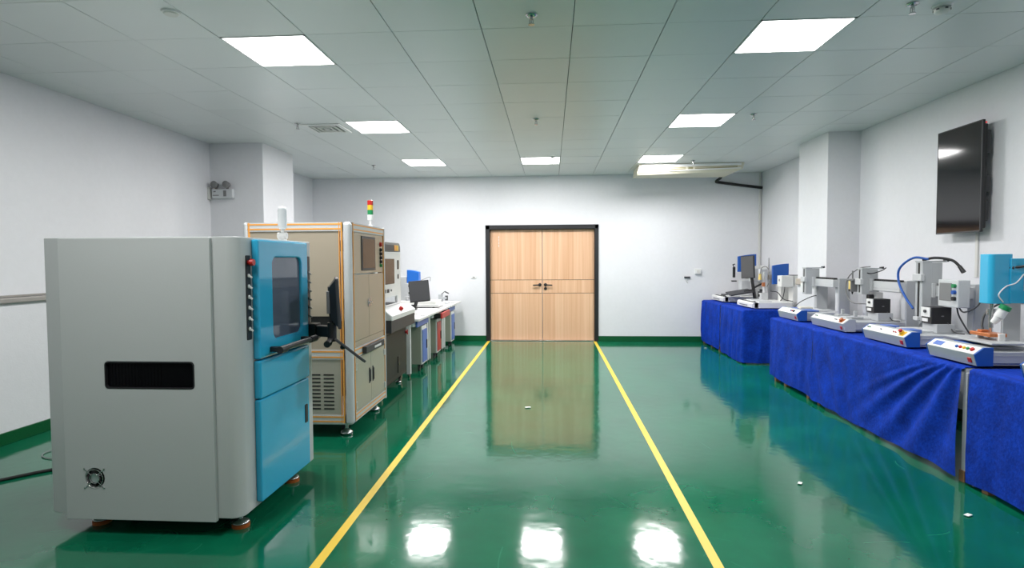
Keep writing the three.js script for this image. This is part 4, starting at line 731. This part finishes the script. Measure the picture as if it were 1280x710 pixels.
const cover = (x0, x1, z0, z1, y0, y1, drop) => { const s = new THREE.Shape(); s.moveTo(-z1, y0); s.lineTo(-z0, y0); s.lineTo(-z0, y1); s.quadraticCurveTo(-(z0 + z1) / 2, y1 - drop * 0.2, -z1, y1 - drop); s.closePath(); return extX(s, x0, x1, 0.006); };
{
  const r = tower('white tower robot with square column and blue head cover on the draped table', 2.86, -9.13, -8.46);
  const lz = x => r.xc - x;
  const col = part(r.t, 'tower_column', [rb(0.16, 0.32, 0.09, 0.475, lz(3.61), lz(3.43), 0.006), rb(0.16, 0.32, 0.315, 0.475, lz(3.45), lz(3.27), 0.006)], M.robWhite, 'white square tower with arm');
  part(col, 'badge', cyl([0.24, 0.41, lz(3.27) - 0.002], [0.24, 0.41, lz(3.27) + 0.004], 0.018), M.midGrey);
  part(col, 'top_plate', rb(0.19, 0.29, 0.474, 0.485, lz(3.56), lz(3.40), 0.003), M.darkGrey);
  part(r.t, 'post', rb(-0.10, 0.0, 0.09, 0.40, lz(3.50), lz(3.38), 0.005), M.robWhite);
  part(r.t, 'head_cover', cover(-0.06, -0.01, lz(3.50), lz(3.27), 0.34, 0.645, 0.03), M.blueTrim, 'blue head cover');
  part(r.t, 'cable', [tube([[0.05, 0.33, lz(3.42)], [0.09, 0.25, lz(3.40)], [0.08, 0.14, lz(3.38)], [0.05, 0.10, lz(3.36)]], 0.006), tube([[0.3, 0.10, lz(3.5)], [0.34, 0.14, lz(3.3)], [0.36, 0.24, lz(3.2)], [0.36, 0.26, lz(3.1)]], 0.006)], M.darkGrey);
  // dispensing head in front of the far cover
  const hx = -0.24, hz = lz(3.22);
  const dh = part(r.t, 'dispensing_head', [rb(hx - 0.06, hx + 0.06, 0.09, 0.20, hz - 0.05, hz + 0.05, 0.005), rb(hx - 0.05, hx + 0.03, 0.20, 0.52, hz - 0.05, hz + 0.0, 0.005), rb(hx - 0.12, hx - 0.03, 0.38, 0.56, hz - 0.06, hz + 0.04, 0.005)], M.robLight, 'pale grey dispensing head');
  part(dh, 'syringe', [cyl([hx + 0.02, 0.40, hz + 0.06], [hx + 0.02, 0.47, hz + 0.06], 0.028, 0.018), cyl([hx + 0.02, 0.47, hz + 0.06], [hx + 0.02, 0.49, hz + 0.06], 0.02)], M.bottle, 'amber syringe');
  part(dh, 'copper_block', rb(hx + 0.03, hx + 0.07, 0.30, 0.36, hz + 0.0, hz + 0.04, 0.003), M.copper);
  part(dh, 'clamp', bar([hx - 0.10, 0.40, hz + 0.02], [hx + 0.0, 0.42, hz + 0.06], 0.02, 0.02), M.black);
  for (const [kx, ky] of [[0.05, 0.24], [-0.03, 0.16]]) part(dh, 'knob', cyl([hx + kx, ky, hz + 0.04], [hx + kx, ky, hz + 0.07], 0.02), M.black);
  part(dh, 'motor', rb(hx - 0.1, hx - 0.05, 0.09, 0.22, hz + 0.0, hz + 0.05, 0.004), M.black);
  part(dh, 'air_hose', tube([[hx + 0.02, 0.49, hz + 0.06], [hx + 0.03, 0.58, hz + 0.04], [hx + 0.10, 0.60, hz], [hx + 0.18, 0.52, hz - 0.02], [hx + 0.20, 0.40, hz - 0.02], [hx + 0.14, 0.30, hz]], 0.006, 40), M.midGrey);
  part(dh, 'mast', cyl([hx + 0.10, 0.5, hz - 0.04], [hx + 0.10, 0.73, hz - 0.04], 0.008), M.steel);
}
{
  const r = tower('white tower robot by the end wall with monitor arm and blue cover', 2.83, -10.44, -9.76);
  const lz = x => r.xc - x;
  part(r.t, 'tower_column', [rb(-0.05, 0.10, 0.09, 0.60, lz(3.62), lz(3.48), 0.006), rb(-0.05, 0.10, 0.38, 0.60, lz(3.50), lz(3.26), 0.006)], M.robWhite, 'white tower column');
  part(r.t, 'head_cover', cover(0.0, 0.05, lz(3.46), lz(3.16), 0.50, 0.80, 0.04), M.blueTrim, 'blue head cover');
  part(r.t, 'head_unit', [rb(0.16, 0.30, 0.34, 0.56, lz(3.56), lz(3.30), 0.006)], M.robLight, 'pale head unit');
  part(r.t, 'side_bracket', [tube([[-0.1, 0.58, lz(3.14)], [-0.1, 0.62, lz(3.12)], [-0.06, 0.63, lz(3.14)]], 0.008), rb(-0.12, -0.09, 0.40, 0.58, lz(3.16), lz(3.12), 0.004), rb(-0.13, -0.07, 0.33, 0.35, lz(3.18), lz(3.1), 0.004)], M.black, 'black side bracket');
  part(r.t, 'low_unit', [rb(-0.06, 0.12, 0.10, 0.36, lz(3.34), lz(3.20), 0.005)], M.robLight);
  // stand in the base deck
  part(r.t, 'dial', lathe([[0, 0.02], [0.05, 0.02], [0.055, 0.01], [0.06, 0], [0, 0]], [0.0, 0.105, 0.16]), M.darkGrey);
}
{
  // monitor on its own foot, seen from the side, with keyboard shelf
  const t = thing('stand_monitor', 'grey upright monitor on a black stand between the white tower robots', 'monitor', [3.22, TT, -9.5]);
  const place = g => { g.rotateZ(0.05); g.rotateY(-1.06); g.translate(3.145, 1.345, -9.55); return g; };
  const h = part(t, 'housing', place(rb(-0.13, 0.13, -0.18, 0.18, -0.03, 0.0, 0.006)), M.black, 'black monitor housing');
  part(h, 'screen', place(rb(-0.122, 0.122, -0.17, 0.17, -0.002, 0.003, 0.001)), std(lin(0.09, 0.09, 0.095), 0.3), 'grey blank screen');
  part(t, 'stand', [bar([3.26, 0.80, -9.50], [3.20, 1.30, -9.55], 0.05, 0.04, 0.008), rb(3.18, 3.34, TT, TT + 0.02, -9.62, -9.40, 0.005), bar([3.25, 1.02, -9.51], [3.38, 1.10, -9.45], 0.03, 0.03), bar([3.24, 0.98, -9.52], [3.10, 0.95, -9.56], 0.03, 0.03)], M.black, 'black monitor stand');
  part(t, 'keyboard_shelf', (() => { const g = rb(-0.20, 0.16, -0.011, 0.011, -0.14, 0.14, 0.004); g.rotateX(0.12); g.rotateZ(0.16); g.translate(3.06, 0.94, -9.60); return g; })(), M.darkGrey, 'black keyboard shelf');
}

// ---------------------------------------------------------------- television
{
  const t = thing('television', 'black television mounted upright on the white wall', 'television', [3.66, 1.68, -5.41]);
  const x = 3.592, za = -5.13, zb = -5.69, y0 = 1.688, y1 = 2.622;
  const body = part(t, 'housing', [rb(x, x + 0.022, y0, y1, zb, za, 0.004), rb(x + 0.018, x + 0.055, y0 + 0.03, y1 - 0.03, zb + 0.03, za - 0.012, 0.012)], M.black, 'black television housing');
  part(body, 'bezel', [rb(x - 0.003, x + 0.006, y0, y1, za - 0.008, za, 0.002), rb(x - 0.003, x + 0.006, y0, y1, zb, zb + 0.008, 0.002), rb(x - 0.003, x + 0.006, y1 - 0.008, y1, zb, za, 0.002), rb(x - 0.003, x + 0.006, y0, y0 + 0.012, zb, za, 0.002)], M.darkGrey);
  part(body, 'screen', rb(x - 0.001, x + 0.002, y0 + 0.01, y1 - 0.008, zb + 0.008, za - 0.008, 0.0005), M.blackGloss, 'glossy black screen');
  part(body, 'rear_box', [rb(x + 0.05, x + 0.085, 1.78, 1.95, -5.55, za - 0.03, 0.008), rb(x + 0.05, x + 0.085, 2.02, 2.16, -5.55, za - 0.02, 0.008), rb(x + 0.05, x + 0.085, 2.34, 2.54, -5.55, za - 0.02, 0.008)], M.darkGrey, 'stepped rear housing');
  part(t, 'wall_bracket', rb(x + 0.07, XR - 0.001, 1.95, 2.35, -5.52, -5.28, 0.003), M.midGrey);
  part(body, 'standby_light', ball(0.007, [x + 0.028, y1 - 0.025, za + 0.001 - 0.004], 8), M.ledRed, 'red standby light');
}
// ---------------------------------------------------------------- ceiling air conditioner and its pipe
{
  const t = thing('air_conditioner', 'long cream air conditioner hung under the ceiling by the end wall', 'air conditioner', [2.22, 2.80, -9.75]);
  const g = new ConvexGeometry([[1.42, H, -9.44], [3.04, H, -9.40], [1.42, H, -10.1], [3.04, H, -10.1], [1.38, 2.86, -9.46], [3.02, 2.90, -9.42], [1.39, 2.825, -9.50], [2.93, 2.862, -9.46], [1.40, 2.86, -10.1], [2.93, 2.86, -10.1]].map(p => V(...p)));
  part(t, 'body', toCreasedNormals(plain(g), 0.4), M.acBeige, 'cream air conditioner body');
  const f = (x, v) => { const k = (x - 1.4) / 1.6; return [x, (2.985 + 0.0 * k) * (1 - v) + (2.862 + 0.04 * k) * v, (-9.437 + 0.04 * k) * (1 - v) + (-9.457 + 0.04 * k) * v + 0.006]; };
  const strip = (xa, xb, va, vb, th = 0.012) => { const P = [f(xa, va), f(xb, va), f(xb, vb), f(xa, vb)]; return new ConvexGeometry([...P, ...P.map(([x, y, z]) => [x, y, z - th])].map(p => V(...p))); };
  part(t, 'front_panel', strip(1.45, 2.99, 0.02, 0.42), M.white, 'white front panel');
  const gr = part(t, 'outlet', strip(1.50, 2.93, 0.50, 0.80, 0.008), M.acSlot, 'yellowed air outlet');
  part(gr, 'louvre', strip(1.51, 2.18, 0.60, 0.68, 0.016).translate(0, 0, 0.006), M.acBeige); part(gr, 'louvre', strip(2.25, 2.92, 0.60, 0.68, 0.016).translate(0, 0, 0.006), M.acBeige);
  part(gr, 'divider', [strip(2.14, 2.17, 0.45, 0.84, 0.016).translate(0, 0, 0.004), strip(2.25, 2.28, 0.45, 0.84, 0.016).translate(0, 0, 0.004)], M.acBeige);
  part(t, 'lower_lip', strip(1.42, 2.99, 0.84, 1.0, 0.02).translate(0, 0, 0.004), M.white, 'white lower lip');
  single('insulated_pipe', [tube([[3.70, 2.722, -10.50], [3.3, 2.776, -10.50], [2.95, 2.826, -10.50]], 0.024, 20, 12), tube([[2.955, 2.825, -10.50], [2.91, 2.832, -10.49], [2.90, 2.845, -10.44], [2.92, 2.87, -10.30], [2.90, 2.90, -10.128]], 0.024, 24, 12)], M.rubber, 'black foam insulated pipe running from air conditioner to corner', 'pipe', [3.3, 2.72, -10.5]);
}
// conduits
single('cable_conduit', [rb(3.66, 3.69, 0.1, H - 0.002, ZB - 0.001, ZB + 0.022, 0.003), ...[2.3, 1.5].map(y => rb(3.652, 3.698, y, y + 0.02, ZB, ZB + 0.025, 0.002))], M.offWhite, 'white conduit running up the end wall corner', 'conduit', [3.675, 0.1, ZB]);
single('cable_conduit', rb(XR - 0.014, XR + 0.001, 1.30, 1.75, -5.335, -5.305, 0.003), M.offWhite, 'short white conduit below the television', 'conduit', [XR, 1.30, -5.32]);
// bumper rails
const railG = (a, b, ax) => { const [x, y] = [a[0], 1.165]; return ax === 'z' ? [rb(x - 0.035, x + 0.001, y - 0.042, y + 0.042, a[1], b[1], 0.014, 3)] : []; };
single('bumper_rail', [(() => { const g = rb(XL - 0.001, XL + 0.035, 1.138, 1.186, -7.27, ZF, 0.014, 3); return g; })(), bx(XL - 0.001, XL + 0.012, 1.19, 1.205, -7.27, ZF)], M.railGrey, 'grey bumper rail on the wall behind the grey machine', 'rail', [XL, 1.13, -2]);
single('bumper_rail', railG([XR, -7.26], [XR, ZF], 'z'), M.railBeige, 'beige bumper rail on the wall below the television', 'rail', [XR, 1.12, -2]);
single('bumper_rail', [...railG([XR, -10.52], [XR, -8.10], 'z'), ...railG([3.33, -8.08], [3.33, -7.29], 'z')], M.railBeige, 'beige bumper rail past the column behind the white robots', 'rail', [3.6, 1.12, -9]);

// ---------------------------------------------------------------- fittings on the walls
{
  const t = thing('emergency_lamp', 'white twin head emergency lamp on the square column', 'emergency lamp', [-4.21, 2.28, -7.285]);
  const b = part(t, 'case', rb(-4.345, -4.07, 2.285, 2.405, -7.286, -7.225, 0.008), M.aluPaint, 'grey white lamp case');
  part(b, 'label_plate', [rb(-4.32, -4.29, 2.365, 2.382, -7.226, -7.222, 0.001), rb(-4.33, -4.25, 2.318, 2.33, -7.226, -7.222, 0.001), rb(-4.19, -4.15, 2.31, 2.385, -7.226, -7.222, 0.001)], M.midGrey);
  for (const x of [-4.30, -4.145]) { const hd = part(t, 'lamp_head', [cyl([x, 2.46, -7.27], [x, 2.46, -7.20], 0.03, 0.046), bar([x, 2.395, -7.25], [x, 2.43, -7.25], 0.025, 0.02)], M.midGrey, 'grey lamp head'); part(hd, 'lens', lathe([[0, 0.012], [0.03, 0.008], [0.042, 0]], [0, 0, 0]).rotateX(Math.PI / 2).translate(x, 2.46, -7.20), M.midGrey); }
}
single('junction_box', rb(XL, XL + 0.03, 2.27, 2.43, -7.27, -7.22, 0.004), M.offWhite, 'slim white junction box in the corner by the emergency lamp', 'junction box', [XL, 2.27, -7.24]);
{
  const sw = thing('wall_switch', 'white switch plate on the end wall between benches and door', 'switch', [-1.408, 1.15, ZB]);
  part(sw, 'plate', rb(-1.455, -1.362, 1.145, 1.238, ZB - 0.001, ZB + 0.012, 0.003), M.white); part(sw, 'rocker', rb(-1.425, -1.385, 1.165, 1.178, ZB + 0.008, ZB + 0.02, 0.003), M.midGrey);
  const so = thing('wall_socket', 'white surface socket on the end wall near the blue cloth', 'socket', [2.61, 1.22, ZB]);
  part(so, 'box', rb(2.56, 2.66, 1.215, 1.31, ZB - 0.001, ZB + 0.045, 0.004), M.white); part(so, 'socket_face', rb(2.585, 2.635, 1.235, 1.285, ZB + 0.043, ZB + 0.048, 0.002), M.offWhite);
  const ho = thing('door_controller', 'small black wall bracket on the end wall beside the socket', 'bracket', [2.43, 1.13, ZB]);
  part(ho, 'bracket_body', rb(2.375, 2.475, 1.14, 1.17, ZB - 0.001, ZB + 0.035, 0.004), M.darkGrey); part(ho, 'strap', tube([[2.40, 1.14, ZB + 0.02], [2.415, 1.09, ZB + 0.025], [2.44, 1.05, ZB + 0.012]], 0.005), M.offWhite);
}
// ---------------------------------------------------------------- fittings on the ceiling
const sprinkler = (x, z, label) => {
  const t = thing('sprinkler', label, 'sprinkler', [x, H, z], 'ceiling sprinklers');
  part(t, 'escutcheon', lathe([[0, 0], [0.032, 0], [0.036, -0.006], [0.02, -0.014], [0, -0.014]], [x, H, z]), M.steel);
  const h = part(t, 'sprinkler_head', [cyl([x, H - 0.03, z], [x, H - 0.012, z], 0.011), cyl([x - 0.012, H - 0.055, z], [x - 0.010, H - 0.028, z], 0.003, 0.003, 8), cyl([x + 0.012, H - 0.055, z], [x + 0.010, H - 0.028, z], 0.003, 0.003, 8), cyl([x, H - 0.055, z], [x, H - 0.03, z], 0.004)], M.steel);
  part(h, 'deflector', cyl([x, H - 0.062, z], [x, H - 0.056, z], 0.02, 0.018), M.steel);
};
for (const [x, z, l] of [[-0.117, -3.68, 'above the middle of the aisle'], [-0.155, -6.34, 'halfway along the aisle'], [2.17, -3.70, 'beside the round smoke detector'], [2.133, -6.33, 'between the television and the ceiling panel'], [-2.793, -6.32, 'beside the square air vent'], [-2.81, -9.14, 'above the benches by the end wall'], [0.034, -8.66, 'touching the panel in front of the door'], [2.19, -9.18, 'touching the long air conditioner']])
  sprinkler(x, z, `small steel sprinkler head in the ceiling ${l}`);
for (const [x, z, l] of [[2.371, -3.75, 'white round smoke detector beside a sprinkler'], [-2.31, -3.46, 'white flat round detector above the grey machine']]) {
  const t = thing('smoke_detector', l, 'smoke detector', [x, H, z]);
  part(t, 'mount', cyl([x, H - 0.012, z], [x, H, z], 0.052, 0.055, 28), M.white);
  const flat = x < 0;
  part(t, 'sensor', flat ? cyl([x, H - 0.02, z], [x, H - 0.01, z], 0.038, 0.045, 28) : lathe([[0, -0.045], [0.03, -0.043], [0.042, -0.032], [0.046, -0.012], [0, -0.012]], [x, H, z], 28), M.offWhite);
  if (!flat) part(t, 'sensor_slots', [0, 1, 2, 3, 4, 5].map(k => { const a = k * Math.PI / 3; return bx(-0.008, 0.008, -0.004, 0.004, 0.041, 0.046).rotateY(a).translate(x, H - 0.026, z); }), M.darkGrey).userData.kind = 'stuff';
}
{
  const x = -2.55, z = -6.56, t = thing('air_vent', 'square white air vent in the ceiling', 'air vent', [x, H, z]);
  const ring = (a, b, y) => [bx(x - a, x + a, y - 0.012, y, z - a, z - b), bx(x - a, x + a, y - 0.012, y, z + b, z + a), bx(x - a, x - b, y - 0.012, y, z - b, z + b), bx(x + b, x + a, y - 0.012, y, z - b, z + b)];
  part(t, 'frame', ring(0.215, 0.165, H), M.white);
  part(t, 'backing', bx(x - 0.17, x + 0.17, H - 0.002, H + 0.002, z - 0.17, z + 0.17), M.black);
  part(t, 'slat', ring(0.14, 0.11, H - 0.004), M.offWhite); part(t, 'slat', ring(0.085, 0.055, H - 0.004), M.offWhite); part(t, 'slat', bx(x - 0.03, x + 0.03, H - 0.016, H - 0.002, z - 0.03, z + 0.03), M.offWhite);
}
// ---------------------------------------------------------------- on the floor
single('floor_cable', tube([[-4.2, 0.011, -2.9], [-3.9, 0.011, -3.35], [-3.69, 0.011, -3.60], [-3.5, 0.011, -3.81], [-3.2, 0.011, -3.98], [-2.7, 0.011, -3.9]], 0.011, 48), M.rubber, 'black cable lying on the floor behind the grey machine', 'cable', [-3.5, 0, -3.6]);
single('floor_wire', tube([[-3.76, 0.006, -4.30], [-3.86, 0.006, -4.25], [-3.89, 0.006, -4.16], [-3.80, 0.006, -4.06], [-3.6, 0.006, -4.02]], 0.004, 40), M.midGrey, 'thin grey wire loop on the floor near the rail wall', 'wire', [-3.8, 0, -4.15]);
for (const [x, z, s, a, l] of [[-0.23, -5.72, 0.028, 0.3, 'white paper scrap on the floor in front of the door'], [2.363, -3.41, 0.022, 0.5, 'white paper scrap on the floor beside the long tablecloth'], [2.55, -9.75, 0.02, 0.1, 'white paper scrap on the floor by the far tablecloth'], [1.617, -3.846, 0.02, 1.0, 'small crumpled scrap between the tape and the tables']]) {
  const g = rb(-s, s, 0, 0.003, -s * 0.6, s * 0.6, 0.001, 1), p = g.attributes.position; for (let k = 0; k < p.count; k++) p.setY(k, p.getY(k) + 0.006 * Math.abs(Math.sin(p.getX(k) * 60)));
  g.rotateY(a); g.translate(x, 0, z);
  single('paper_scrap', g, M.paper, l, 'scrap', [x, 0, z], 'scraps on the floor');
}

renderer.render(scene, camera);
